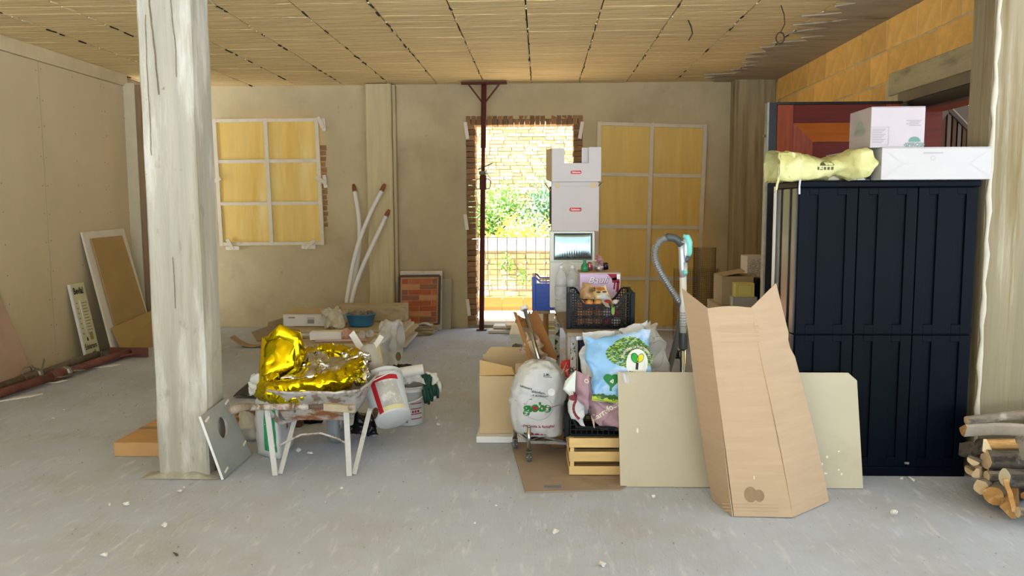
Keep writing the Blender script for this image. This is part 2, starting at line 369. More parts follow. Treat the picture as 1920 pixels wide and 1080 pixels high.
# left wall: plasterboard sheets, screws, plaster band above
wl = struct('wall_left', G().box(XL-.25, XL-.018, -1.5, 8.76, 0, ZC+.03), m_plaster)
for i, (a, b) in enumerate(((7.225, 8.75), (6.02, 7.22), (4.81, 6.015), (3.6, 4.805), (2.4, 3.595), (1.2, 2.395))):
    link('plasterboard_sheet', G().box(XL-.018, XL+random.uniform(0, .0015), a+.0015, b-.0015, .01, 2.785), m_pboard, wl)
sg = G()
for yv in (3.65, 4.75, 4.86, 5.96, 6.06, 7.18, 7.26, 8.25, 8.31, 8.70, 6.62, 7.75):
    for k in range(11): sg.lathe([(.006, 0), (.004, .001)], 6); sg.xf(Matrix.Translation((XL+.0018, yv, .12+k*.26+random.uniform(-.02, .02))) @ Matrix.Rotation(PI/2, 4, 'Y'), len(sg.v)-12)
o = link('screw_heads', sg, M('screw', '6f6450', var=0), wl); o['kind'] = 'stuff'
link('top_band', G().box(XL-.02, XL+.02, 1.0, 8.76, 2.79, 2.915), M('band_plaster', 'd6c49e', var=.1, s=3, b=.3, bs=20), wl)
link('end_board', G().box(XL, -4.405, 8.70, 8.76, 0, 2.82), M('band_board', 'c6bd9e', var=.06), wl, bev=.003)
link('corner_post', G().box(-4.40, -4.345, 8.71, 8.78, 0, 2.80), M('post_brown', '8c7258', var=.15, s=5, st=(4, 4, .5)), wl)
# room beyond the left wall end
struct('wall_left_return', G().box(-5.98, -5.8, 8.7, YB+.02, 0, ZC+.03), m_plaster)
# right wall: clay blocks round a doorway with a concrete lintel
XR = 2.72
wr = struct('wall_right', G().box(XR-.008, XR+.28, 6.27, YB-.24, 0, ZC-.02).box(XR-.008, XR+.28, 4.50, 6.27, 2.235, ZC-.02), m_mort)
ob_ = []
for i in range(4):
    for L_ in (.50, .33, .245):
        g = G().box(-.016, .03, -L_/2+.004, L_/2-.004, -.116, .116)
        for v in g.v: v += Vector([random.uniform(-.0015, .0015), random.uniform(-.004, .004), random.uniform(-.004, .004)])
        ob_.append((L_, bmesh_('clay_block', g, m_orange)))
nb = 0
for r in range(12):
    z1 = 2.905-r*.247; zc = z1-.12; y = YB-.25-(r % 2)*.12
    while y > 4.55:
        L_, me = random.choice(ob_)
        yc = y-L_/2; lo = y-L_
        if (lo < 6.27 and zc < 2.36): 
            break
        if lo < 4.5: break
        piece('clay_block', me, wr, (XR+random.uniform(-.003, .004), yc, zc)); nb += 1; y -= L_+.012
# concrete lintel with an old mortar fillet and the thin block course above it
link('lintel', G().box(XR-.03, XR+.05, 4.5, 6.42, 2.30, 2.47), M('lintel_c', 'b5aa86', var=.15, s=3, st=(1, .5, 3), b=.5, bs=14, layers=[('7a6e50', 3, .55, .7, (1, .5, 2))]), wr, bev=.008)
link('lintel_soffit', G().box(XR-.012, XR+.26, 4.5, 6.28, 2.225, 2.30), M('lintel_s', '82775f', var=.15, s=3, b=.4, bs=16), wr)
# wall above and stair hall beyond the doorway
m_hall = M('hall_wall', 'b09a54', var=.08, s=2)
struct('wall_right_hall', G().box(XR+2.6, XR+2.7, 3.5, 10, 0, 2.9).box(XR+.3, 4.12, 8.1, 8.2, 0, 3.2).box(4.12, XR+2.7, 8.1, 8.2, 0, 2.12), m_hall)
struct('floor_hall', G().box(XR+.02, XR+2.7, 3.5, 8.2, -.05, -.001), m_tile)
# ---------------------------------------------------------------- terrace and what lies behind the house
te = struct('floor_terrace', G().box(-8, 6, YB+.30, 11.42, -.2, -.03), m_mort)
tm = bmesh_('tile', G().box(-.148, .148, -.148, .148, -.02, 0), m_terr)
for i in range(16):
    for j in range(5): piece('tile', tm, te, (-2.4+i*.3, YB+.46+j*.3, -.008))
cu_ = thing('terrace_kerb', 'low kerb of orange terracotta tiles along the terrace edge under the railing', 'kerb', (-.4, 11.4, 0))
link('kerb_core', G().box(-6, 5, 11.36, 11.60, -.3, .155), m_mort, cu_)
k1 = bmesh_('kerb_tile', G().box(-.147, .147, -.012, 0, -.085, .085), m_tile)
k2 = bmesh_('kerb_tile', G().box(-.147, .147, -.02, 0, -.028, .028), M('tile_deep', 'a04f18', r=.5, var=.1, rnd=.1))
for i in range(15):
    for z, k in ((.098, k1), (-.002+.012, k2)):
        o = piece('kerb_tile', k, cu_, (-2.5+i*.3+.4, 11.36-11.4, z)); 
rl = thing('balcony_railing', 'thin iron terrace railing with vertical bars outside the doorway', 'railing', (-.4, 11.5, .15))
link('rail', G().bar((-5, 11.5, 1.03), (4, 11.5, 1.03), .04, .012), m_rail, rl)
link('rail', G().bar((-5, 11.5, .28), (4, 11.5, .28), .03, .012), m_rail, rl)
for i in range(64):
    x = -4.9+i*.138; g = G().bar((x, 11.5, .28), (x, 11.5, 1.03), .013, .013)
    if i % 2 == 0: g.ball((x, 11.5, .66), .022, 8, 6, (1, 1, 1.4))
    link('baluster', g, m_rail, rl)
for x in (-3.2, -1.62+.02, 1.3, .02): link('post', G().bar((x, 11.5, .157), (x, 11.5, .28), .02, .02), m_rail, rl)
gr = struct('ground_yard', G().box(-60, 60, 11.6, 60, -1.3, -1.2), M('yard', 'b9b196', var=.15, s=2))
gf = struct('ground_front', G().box(-60, 60, -60, -7.9, -.1, 0), M('yardf', 'aab2bf', var=.15, s=.5))
struct('ground_side', G().box(-60, -14, -7.9, 11.6, -.1, 0).box(12, 60, -7.9, 11.6, -.1, 0), M('yardf', 'b5ab98'))
def brickwall(name, label, y, x0, x1, z0, z1, bw, bh, vis, m, coreh, stone=0):
    t = thing(name, label, 'wall', ((x0+x1)/2, y, z0))
    link('mortar_core', G().box(x0, x1, y+.02, y+.5, z0, z1), M('ext_mortar', '94887a', var=.15, s=5, b=.5, bs=20), t)
    ms = []
    for i in range(8):
        L_ = bw*(1, .92, .97, .6)[i % 4]-.012
        g = G().box(-L_/2, L_/2, 0, .05, -bh/2+.006, bh/2-.006)
        for v in g.v: v += Vector([random.uniform(-.006, .006) for _ in range(3)])
        ms.append((L_+.012, bmesh_('brick', g, m)))
    ext = G(); c = []; z = z0+bh/2
    while z < z1-bh*.4:
        x = x0+random.uniform(0, bw)
        while x < x1-bw:
            L_, me = random.choice(ms); c.append((x+L_/2, z, me, L_)); x += L_
        z += bh
    vx0, vx1, vz0, vz1 = vis
    inside = [q for q in c if vx0 < q[0] < vx1 and vz0 < q[1] < vz1][:299]; ids = set(id(q) for q in inside)
    o_ = Vector(t.location)
    for q in c:
        if id(q) in ids: piece('brick', q[2], t, (q[0]-o_.x, random.uniform(-.012, .008), q[1]-o_.z))
        else: ext.box(q[0]-q[3]/2+.006, q[0]+q[3]/2-.006, y+random.uniform(-.01, .006), y+.05, q[1]-bh/2+.006, q[1]+bh/2-.006)
    e = link('brick', ext, m, t); e['kind'] = 'stuff'; return t
m_ext = M('yellow_brick', 'bfa57c', r=.9, var=.2, s=1.4, b=.3, bs=12, rnd=.16, layers=[('a8603a', .9, .52, .66, (1, 1, 2)), ('c4b8a4', 1.6, .56, .7, (1, 1, 1)), ('a88f80', 2.4, .62, .72, (1, 1, 3))])
brickwall('retaining_wall', 'tall weathered yellow and orange brick wall behind the shrubs', 20.0, -5.2, 3.6, -1.2, 6.2, .34, .088, (-1.85, 1.1, 1.75, 3.75), m_ext, 0)
pw = brickwall('parapet_wall', 'low weathered brick parapet wall with white top beyond the railing', 15.0, -4.4, 2.7, -1.2, .66, .30, .10, (-1.5, .6, -.35, .66), m_ext, 0)
link('coping', G().box(-4.5, 2.8, 14.93, 15.55, .66, .88), M('coping_w', 'eee6da', var=.06, s=3), pw, bev=.02)
# shrubs: stems and separate leaf clusters
m_leaf = [M('leaf_a', '6f9a4a', r=.6, var=.3, s=3, rnd=.1), M('leaf_b', 'c9c455', r=.6, var=.25, s=3), M('leaf_c', '5c8c6a', r=.6, var=.3, s=3)]
m_twig = M('twig', 'cabfa6', r=.8, var=.2)
def shrub(label, cx, cy, z0, rx, rz, nb_, nl, lm, ls=.07, seed=0):
    rd = random.Random(seed); t = thing('shrub', label, 'shrub', (cx, cy, z0), 'shrubs between the parapet and the tall brick wall')
    st = G(); lf = G()
    for k in range(nb_):
        a = rd.uniform(0, 2*PI); q = rd.uniform(.3, 1); p = Vector((cx, cy, z0)); d = Vector((math.cos(a)*rx*q, math.sin(a)*.5*q, rz*rd.uniform(.5, 1))); pts = []
        for i in range(6):
            u = i/5; pts.append(p+Vector((d.x*u, d.y*u, d.z*(u**.8)-.15*u*u))+Vector([rd.uniform(-.07, .07)*u for _ in range(3)]))
        st.tube(pts, [.014*(1-.7*i/5)+.003 for i in range(6)], 4, False)
        for i in range(nl):
            u = rd.uniform(.25, 1.05); j = min(4, int(u*5)); w = pts[j].lerp(pts[j+1], min(1, u*5-j))+Vector([rd.gauss(0, .13) for _ in range(3)])
            n = Vector([rd.uniform(-1, 1) for _ in range(3)]).normalized(); m = n.orthogonal().normalized(); r = ls*rd.uniform(.5, 1.2)
            lf.add([w-n*r, w+m*r*.35, w+n*r, w-m*r*.35], [(0, 1, 2, 3)])
    link('stems', st, m_twig, t); o = link('foliage', lf, lm, t); o['kind'] = 'stuff'
shrub('green thorny shrub seen left behind the red prop', -2.05, 17.2, -.2, 1.0, 2.35, 26, 130, m_leaf[0], seed=1)
shrub('broad green shrub in the middle behind the railing', -1.0, 17.8, -.2, .9, 2.45, 34, 150, m_leaf[0], seed=2)
shrub('yellow flowering shrub low in the middle above the parapet', -.45, 16.3, -.1, .85, 1.50, 26, 120, m_leaf[1], .06, seed=3)
shrub('dark green shrub at the right beside the stacked white boxes', .42, 17.4, -.2, .85, 2.5, 34, 150, m_leaf[2], seed=4)
shrub('green shrub hidden behind the stacked boxes', 1.6, 17.6, -.2, 1.0, 2.5, 20, 90, m_leaf[0], seed=5)
for (x, z, s_) in ((-.62, .42, 1), (-.33, .18, 2)):
    rd = random.Random(s_); lf = G()
    for i in range(90):
        w = Vector((x+rd.gauss(0, .08), 14.9+rd.uniform(-.08, .03), z+rd.gauss(0, .09))); n = Vector([rd.uniform(-1, 1) for _ in range(3)]).normalized(); m = n.orthogonal().normalized()
        lf.add([w-n*.04, w+m*.018, w+n*.04, w-m*.018], [(0, 1, 2, 3)])
    sm_ = G().tube([(x, 14.985, z-.1), (x, 14.9, z+.1)], .01, 5)
    t_ = thing('wall_plant', '', 'plant', (x, 14.95, z)); tag(t_, ('larger' if s_ == 1 else 'smaller')+' green plant growing out of the low parapet wall', 'plant'); q_ = link('leaves', lf, m_leaf[0], t_); q_['kind'] = 'stuff'; link('stem', sm_, m_twig, t_)
# ---------------------------------------------------------------- generic builders
def bil(c, u, v):                       # c = bottom-left, bottom-right, top-right, top-left
    return (c[0]*(1-u)+c[1]*u)*(1-v)+(c[3]*(1-u)+c[2]*u)*v
def pillow(c, t, n=26, amp=.02, sc=6, seed=0, pw=.5, back=None, mid=0):
    c = [Vector(q) for q in c]; nrm = (c[1]-c[0]).cross(c[3]-c[0]).normalized(); g = G(); bk = t if back is None else back
    for s in (1, -1):
        b = len(g.v)
        for j in range(n+1):
            for i in range(n+1):
                u, v = i/n, j/n; h = (max(0, 4*u*(1-u))**pw)*(max(0, 4*v*(1-v))**pw)
                pin = 1-.06*math.sin(PI*v)*0
                p = bil(c, .5+(u-.5)*pin, v)+nrm*(t if s > 0 else -bk)*h; g.v.append(p)
        for j in range(n):
            for i in range(n):
                a = b+j*(n+1)+i; f = (a, a+1, a+n+2, a+n+1); g.f.append(f if s > 0 else f[::-1])
    return g.crumple(amp, sc, seed)
def fr3(c, u=.5, v=.5):                 # frame on a quad, X along bottom edge, Y up the left edge, Z out
    c = [Vector(q) for q in c]; x = (c[1]-c[0]).normalized(); z = x.cross(c[3]-c[0]).normalized(); y = z.cross(x); o = bil(c, u, v)
    return Matrix(((x.x, y.x, z.x, o.x), (x.y, y.y, z.y, o.y), (x.z, y.z, z.z, o.z), (0, 0, 0, 1)))
m_card = M('cardboard', 'b89f82', r=.85, var=.05, s=3, st=(1, 1, 12), b=.15, bs=10, bst=(.3, .3, 30), layers=[('ab9174', 1.5, .55, .8, (1, 1, 1))])
m_card2 = M('cardboard_pale', 'c6b08a', r=.85, var=.05, s=3, layers=[('b39a72', 2, .55, .75, (1, 1, 1))])
m_carddk = M('cardboard_brown', '96683a', r=.85, var=.12, s=5)
m_wbox = M('white_card', 'b9b6b4', r=.75, var=.03, s=3)
m_gbox = M('grey_card', 'bdb8b6', r=.8, var=.03, s=3)
m_ply = M('yellow_plywood', 'e6c36c', r=.65, var=.10, s=1.5, st=(5, 1, .6), b=.1, bs=12, bst=(8, 1, .4), layers=[('d8ab44', .9, .5, .75, (4, 1, .5)), ('ecd592', 1.0, .55, .75, (3, 1, .6))])
m_bat = M('white_batten', 'd8cdb4', r=.85, var=.08, s=6, layers=[('b9aa8a', 6, .6, .75, (1, 1, 1))])
m_rust = M('prop_red', '58241e', r=.75, var=.25, s=7, st=(1, 1, .4), b=.3, bs=40, layers=[('4e2620', 6, .5, .7, (1, 1, .4)), ('8c4a32', 11, .60, .72, (1, 1, .4))])
m_rust2 = M('prop_rust', '784840', r=.75, var=.25, s=6, b=.3, bs=40, layers=[('5f3a2e', 5, .5, .7, (1, 1, 1)), ('a99c8c', 9, .64, .74, (1, 1, 1))])
m_galv = M('galvanised', '8a8a80', r=.45, m=.7, var=.2, s=15)
m_pvc = M('white_pvc', 'e3e1da', r=.4, var=.03)
m_blkp = M('black_plastic', '0d0f11', sp=.2, r=.42, var=.1, s=8)
m_cab = M('cabinet_plastic', '050b10', r=.42, sp=.07, var=.12, s=2, b=.06, bs=120, layers=[('050a18', 1, .45, .65, (1, 1, 1))])
m_steel = M('steel', 'b5b7b5', r=.22, m=1, var=.05)
m_chrome = M('chrome', 'cfd1d2', r=.15, m=1, var=0)
m_rubber = M('rubber_grey', '55585a', r=.8, var=.1)
m_plas = M('plaster_splash', 'bfbab2', r=.9, var=.12, s=12, b=.6, bs=30, layers=[('8c7664', 14, .50, .60, (1, 1, 1)), ('8a5c3c', 9, .58, .66, (1, 1, 1))])
m_plasr = M('rusty_tray', 'b5aca0', r=.9, var=.12, s=12, b=.6, bs=30, layers=[('8e5a34', 7, .46, .58, (1, 1, 3)), ('5c3a26', 12, .62, .72, (1, 1, 1))])
m_gold = M('gold_foil', 'd9c414', r=.09, m=1, var=.0, b=.05, bs=20)
m_silv = M('silver_foil', 'c9c6c0', r=.12, m=1, var=0)
m_film = M('clear_film', 'cfccc2', r=.22, var=.0, alpha=.5, sp=.8, b=.6, bs=14)
m_white = M('white_plaster_strip', 'e6dfcf')
m_wbag = M('white_bag', 'c6c8c8', r=.45, var=.03, b=.25, bs=12)
# ---------------------------------------------------------------- plywood closing panels
def framed(name, label, c, cols, rows, bw, loc, t=.03):
    c = [Vector(q) for q in c]; T = thing(name, label, 'panel', loc)
    n = (c[1]-c[0]).cross(c[3]-c[0]).normalized(); w = (c[1]-c[0]).length; h = (c[3]-c[0]).length
    link('plywood', G().slab(*[q-n*.0 for q in c], .012), m_ply, T)
    fb = bw/w/2; fh = bw/h/2
    for k in range(cols+1):
        u = min(1-fb, max(fb, k/cols)); link('batten', G().bar(bil(c, u, 0)+n*.012, bil(c, u, 1)+n*.012, bw, .022, up=n), m_bat, T, bev=.002)
    for k in range(rows+1):
        v = min(1-fh, max(fh, k/rows))
        for j in range(cols): link('batten', G().bar(bil(c, j/cols+2*fb*(.5 if j else 1), v)+n*.011, bil(c, (j+1)/cols-2*fb*(.5 if j < cols-1 else 1), v)+n*.011, bw*.9, .020, up=n), m_bat, T, bev=.002)
    return T, n
Yp = 9.60
c1 = [W(413, 461, Yp), W(609, 459, Yp), W(597, 221, Yp), W(399, 223, Yp)]
P1, n1 = framed('window_panel', 'square yellow plywood panel with pale battens closing the window opening on the left', c1, 2, 3, .045, (c1[0].x, Yp, c1[0].z))
for a, b, s in (((596, 219), (606, 240), 0), ((592, 332), (612, 344), 1), ((426, 448), (436, 468), 2), ((590, 450), (572, 466), 3), ((402, 340), (414, 334), 4)):
    link('toggle', G().bar(W(*a, Yp-.045), W(*b, Yp-.045), .045, .012, up=(0, 1, 0)), m_bat, P1, bev=.002)
for q in (((606, 222), (608, 246)), ((608, 328), (611, 352)), ((424, 465), (449, 465)), ((566, 463), (592, 463))):
    link('wall_plate', G().bar(W(*q[0], Yp+.03), W(*q[1], Yp+.03), .045, .03, up=(0, 1, 0)), m_white, P1, bev=.002)
c2 = [W(1111, 618, 9.49), W(1310, 618, 9.49), W(1326, 234, 9.635), W(1120, 228, 9.635)]
P2, n2 = framed('door_panel', 'tall yellow plywood panel with pale battens leaning on the wall right of the doorway', c2, 2, 4, .048, (1.2, 9.49, 0))
# rough brick edge showing right of the window panel
for k in range(15):
    piece('brick', random.choice(jb), wall_b, (-2.635+random.uniform(-.012, .01), YB+.135, 1.26+k*.066))
# ---------------------------------------------------------------- steel props
def prop(name, label, base, top, m1, plate=.5, pdir=(1, 0, 0), r=.030):
    base, top = Vector(base), Vector(top); d = (top-base).normalized(); pd = Vector(pdir); t = thing(name, label, 'prop', base)
    mid = base.lerp(top, .62); sd = d.cross(pd).normalized()
    link('outer_tube', G().tube([base+d*.01, mid], r, 14), m1, t, smooth=True)
    link('inner_tube', G().tube([mid-d*.05, top-d*.30], r*.76, 14), m1, t, smooth=True)
    link('head_tube', G().tube([top-d*.74, top-d*.01], r*1.02, 14), m1, t, smooth=True)
    link('collar', G().tube([mid-d*.13, mid-d*.12, mid+d*.03, mid+d*.04], [r*1.05, r*1.35, r*1.35, r*1.05], 14), m1, t, smooth=True)
    link('adjusting_nut', G().tube([mid+d*.04, mid+d*.05, mid+d*.085, mid+d*.09], [r*1.1, r*1.6, r*1.6, r], 8), m_galv, t)
    for s in (-1, 1):
        link('handle', G().tube([mid-d*.12+pd*s*r, mid-d*.115+pd*s*r*2.4, mid-d*.09+pd*s*r*2.9, mid-d*.03+pd*s*r*2.9, mid-d*.005+pd*s*r*2.3, mid+pd*s*r], .006, 8), m_galv, t, smooth=True)
    link('pin', G().tube([mid+d*.11-pd*.06, mid+d*.14+pd*.02, mid+d*.18+pd*.11], .007, 8).tube([mid+d*.10+pd*.03, mid+d*.02+pd*.07, mid-d*.0+pd*.09], .004, 6), m_galv, t, smooth=True)
    link('head_plate', G().bar(top-pd*plate/2, top+pd*plate/2, .09, .022, up=d), m1, t, bev=.003)
    for s in (-1, 1): link('brace', G().bar(top+pd*s*plate*.34-d*.01, top-d*.21+pd*s*r*.8, .018, .018, up=sd), m1, t)
    link('foot_plate', G().bar(base-pd*.06, base+pd*.06, .12, .008, up=d), m1, t)
    return t
prop('steel_prop', 'dark red adjustable steel prop standing upright in front of the doorway', (-.705, 9.44, .004), (-.655, 9.44, 2.892), m_rust, .53)
b_ = Vector((-4.08, 4.9, .05)); t_ = Vector((-4.00, 7.62, .05))
prop('steel_prop', 'rusty red steel prop lying on the floor along the left wall, nearer to the room', b_+Vector((-.12, .0, 0)), t_+Vector((-.07, .05, .0)), m_rust2, .40, (.99, -.06, 0), .036)
prop('steel_prop', 'dull grey brown steel prop lying along the left wall behind the red one', (-4.335, 4.9, .045), (-4.33, 7.58, .045), M('prop_grey', '6e6455', r=.8, var=.2, s=6, layers=[('5a4234', 5, .5, .7, (1, 1, 1))]), .06, (0, 0, 1), .030)
# ---------------------------------------------------------------- white conduits
m_tape = M('rusty_end', '8a5230', r=.8, var=.2, s=20)
def conduit(label, pts):
    t = thing('conduit', label, 'pipe', pts[0], 'white conduits against the pier'); sm = []
    for i in range(len(pts)-1):
        p0, p1, p2, p3 = pts[max(i-1, 0)], pts[i], pts[i+1], pts[min(i+2, len(pts)-1)]
        for k in range(6): u = k/6; sm.append(.5*((2*p1)+(p2-p0)*u+(2*p0-5*p1+4*p2-p3)*u*u+(3*p1-p0-3*p2+p3)*u**3))
    sm.append(pts[-1]); link('pipe', G().tube(sm, .0245, 12), m_pvc, t, smooth=True)
    d = (sm[-1]-sm[-2]).normalized(); link('torn_end', G().tube([sm[-1]-d*.01, sm[-1]+d*.05, sm[-1]+d*.085], [.026, .025, .014], 8), m_tape, t)
conduit('left white conduit, nearly upright with a brown end, leaning on the wall', [W(651, 588, 9.30), W(663, 530, 9.36), W(673, 470, 9.42), W(673, 410, 9.5), W(665, 358, 9.58)])
conduit('middle white conduit, the tallest of the two slanting ones beside the pier', [W(647, 590, 9.24), W(654, 540, 9.27), W(668, 470, 9.3), W(690, 410, 9.36), W(716, 357, 9.42)])
conduit('right white conduit, shortest, slanting across the pier with a brown end', [W(655, 588, 9.18), W(664, 545, 9.2), W(682, 495, 9.25), W(705, 445, 9.32), W(724, 405, 9.42)])
# ---------------------------------------------------------------- things by the foot of the back wall
def board(name, label, cat, c, t, m, bev=.002, **k):
    c = [Vector(q) for q in c]; o = link(name, G().slab(*c, t), m, loc=(c[0]+c[1])/2, bev=bev); tag(o, label, cat, k.get('group')); return o
board('white_board', 'white board with pale edge standing behind the framed brick sample', 'board', [W(752, 621, 9.42), W(828, 619, 9.42), W(829, 508, 9.50), W(750, 508, 9.50)], .02, M('white_marble', 'd9d3c4', var=.08, s=6, layers=[('a9a18c', 5, .55, .7, (1, 1, 1))]))
board('grey_board', 'plain grey board leaning on the back wall right of the white board', 'board', [W(826, 619, 9.50), W(845, 618, 9.50), W(846, 523, 9.57), W(826, 523, 9.57)], .015, M('grey_bd', 'a9a48f', var=.06))
fb = [W(748, 609, 9.33), W(823, 608, 9.33), W(825, 517, 9.40), W(749, 518, 9.40)]
bs_ = thing('brick_sample_panel', 'dark framed sample panel of reddish brick slips leaning at the back wall', 'panel', (fb[0].x, 9.33, fb[0].z))
nb_ = (fb[1]-fb[0]).cross(fb[3]-fb[0]).normalized()
link('backing', G().slab(*fb, .01), M('slip_mortar', 'c49a70', var=.1), bs_)
for a, b in ((0, 1), (1, 2), (2, 3), (3, 0)): link('frame_bar', G().bar(fb[a]+nb_*.01, fb[b]+nb_*.01, .026, .03, up=nb_), M('dark_frame', '43281c', r=.5, var=.15), bs_, bev=.002)
sl_cols = [M('slip_a', 'b9683c', var=.15, s=8), M('slip_b', 'c98f60', var=.1, s=8), M('slip_c', '93604a', var=.15, s=8), M('slip_d', 'b05a34', var=.15, s=8)]
for r in range(8):
    cuts = [.06, .5, .94] if r % 2 == 0 else [.06, .22, .80, .94]
    for k in range(len(cuts)-1):
        v0 = .055+r*.112; q = [bil(fb, cuts[k]+.01, v0), bil(fb, cuts[k+1]-.01, v0), bil(fb, cuts[k+1]-.01, v0+.098), bil(fb, cuts[k]+.01, v0+.098)]
        link('brick_slip', G().slab(*[x+nb_*.008 for x in q], .008), sl_cols[(0, 1, 2, 1, 3, 1, 0, 2, 3, 1, 0, 3, 2)[(r*3+k*2) % 13]], bs_, bev=.002)
m_planko = M('old_plank', 'b5a583', r=.9, var=.15, s=4, st=(1, 4, 4), layers=[('8a7a5c', 4, .55, .7, (1, 5, 4))])
ps_ = thing('plank_stack', 'small stack of split pale planks under the framed brick sample', 'wood', (-1.55, 9.15, 0))
for i in range(7):
    link('plank', G().box(-2.0+random.uniform(-.02, .02), -1.21+random.uniform(-.05, .02), 9.02+i % 2*.10, 9.18+i % 2*.10, .002+(i//2)*.030, .028+(i//2)*.030, rot=random.uniform(-.06, .06)), m_planko, ps_, bev=.003)
link('cloth_strip', G().grid(lambda u, v: (-1.75+u*.5, 9.0+v*.12, .128+.012*math.sin(u*17)+.006*math.sin(v*9)), 30, 5), m_wbag, ps_, solid=.004)
# ---------------------------------------------------------------- left wall: leaning boards and the thermometer sign
m_tan = M('tan_fibreboard', 'a98d58', r=.9, var=.1, s=3, layers=[('94773f', 1.5, .5, .7, (1, 1, 1))])
q = [Vector((-4.27, 7.76, .01)), Vector((-4.27, 8.62, .01)), Vector((-4.505, 8.52, 1.25)), Vector((-4.505, 7.72, 1.235))]
lb = thing('framed_board', 'large white rimmed board with a tan fibreboard face leaning in the left corner', 'board', (-4.3, 8.15, 0))
link('white_sheet', G().slab(q[0], q[1], q[2], q[3], .02), M('ws', 'd9d2c0', var=.06), lb, bev=.002)
nn = (q[1]-q[0]).cross(q[3]-q[0]).normalized()
q2 = [bil(q, .14, .22)+nn*.022, bil(q, .93, .22)+nn*.022, bil(q, .86, .94)+nn*.022, bil(q, .12, .94)+nn*.022]
link('tan_sheet', G().slab(*q2, .016), m_tan, lb, bev=.002)
board('cardboard_sheet', 'brown cardboard sheet standing at the foot of the framed board', 'cardboard', [Vector((-4.20, 7.80, .005)), Vector((-4.05, 8.62, .005)), Vector((-4.16, 8.62, .40)), Vector((-4.31, 7.80, .27))], .006, m_tan)
board('pink_board', 'dull pink board leaning on the left wall at the edge of the picture', 'board', [Vector((-4.38, 5.3, .01)), Vector((-4.38, 6.66, .01)), Vector((-4.51, 6.46, .80)), Vector((-4.51, 5.3, .80))], .012, M('pinkbd', 'b99a80', var=.05))
sg_ = [Vector((-4.385, 7.47, .02)), Vector((-4.385, 7.72, .02)), Vector((-4.515, 7.72, .74)), Vector((-4.515, 7.47, .74))]
th = thing('thermometer_sign', 'narrow cream enamel thermometer sign leaning on the left wall', 'sign', (-4.385, 7.6, .02))
link('plate', G().slab(*sg_, .012), M('cream_enamel', 'ddd8ac', r=.35, var=.03), th, bev=.002)
link('edge_strip', G().bar(sg_[0]+Vector((.004, -.01, 0)), sg_[3]+Vector((.004, -.01, 0)), .025, .02), m_pvc, th)
fs = fr3(sg_)
decal('lettering', text2d('Bevila!', .088, .003, sx=.72), ink('black', '1c1a16'), th, fs @ TR(0, .29, 0))
decal('lettering', text2d('Edelamaro', .072, .002, sx=.66), ink('black', '1c1a16'), th, fs @ TR(0, -.26, 0))
decal('scale_marks', cat2d(*[rect2d(.005, .005+l, y-.003, y+.003, 1) for y, l in [(.17-.03*i, (.09, .07, .08)[i % 3]) for i in range(11)]], *[rect2d(-.085, -.06, .17-.05*i, .178-.05*i, 1) for i in range(7)]), ink('grey', '77755e'), th, fs)
link('tube', G().tube([fs @ Vector((-.03, .20, .006)), fs @ Vector((-.03, -.16, .006))], .006, 8), m_pvc, th, smooth=True)
decal('bulb', ell2d(-.03, -.185, .012, .02), ink('black', '1c1a16'), th, fs)
decal('bottle_print', cat2d(rect2d(.02, .075, -.20, -.13, 1), rect2d(.035, .06, -.34, -.30, 1), rect2d(.03, .09, -.345, -.335, 1)), ink('olive', 'a8954a'), th, fs)
for (a, b) in (((0, 751), (60, 742)), ((56, 720), (108, 716)), ((160, 690), (210, 686))):
    p, r_ = W(*a, z=.008), W(*b, z=.008); o = link('offcut', G().slab(p, r_, r_+Vector((.03, .09, 0)), p+Vector((.03, .12, 0)), .012), m_white, loc=p)
    tag(o, {0: 'white board offcut on the floor nearest the left picture edge', 56: 'white board offcut lying in the middle beside the red prop', 160: 'white board offcut by the far end of the lying props'}[a[0]], 'offcut')
# ---------------------------------------------------------------- open timber door leaf with steel edge, frame and stairs beyond
m_mah = M('mahogany', '571409', r=.5, var=.2, s=3, st=(1, 1, 14), layers=[('4a120c', 2, .5, .7, (1, 1, 12))], coat=0, sp=.25)
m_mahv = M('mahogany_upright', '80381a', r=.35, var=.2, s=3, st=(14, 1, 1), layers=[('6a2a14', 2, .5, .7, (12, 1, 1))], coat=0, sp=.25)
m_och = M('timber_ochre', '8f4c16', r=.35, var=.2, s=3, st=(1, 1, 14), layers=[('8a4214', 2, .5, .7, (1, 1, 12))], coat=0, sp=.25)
DL, DR, DY = 1.700, 2.672, 6.12
dl = thing('door_leaf', 'open security door leaf with mahogany panels and a black steel edge behind the cabinet', 'door', ((DL+DR)/2, DY, 0))
link('core', G().box(DL+.03, DR, DY, DY+.06, .02, 2.205), m_mah, dl)
link('steel_edge', G().box(DL, DL+.055, DY-.012, DY+.065, .01, 2.222), M('blk_steel', '0e0e10', r=.3, var=0), dl, bev=.002)
link('edge_trim', G().box(DL-.014, DL-.001, DY-.01, DY+.06, .01, 2.222), m_galv, dl)
link('top_edge', G().box(DL+.056, DR, DY-.012, DY+.065, 2.206, 2.224), M('blk_steel', ''), dl)
link('stile', G().box(DL+.06, DL+.178, DY-.010, DY-.001, .02, 2.204), m_mahv, dl, bev=.002)
link('stile', G().box(DR-.12, DR, DY-.010, DY-.001, .02, 2.204), m_mahv, dl, bev=.002)
for z0, z1 in ((2.075, 2.204), (1.05, 1.20), (.02, .2)): link('rail', G().box(DL+.180, DR-.122, DY-.010, DY-.001, z0, z1), m_mah, dl, bev=.002)
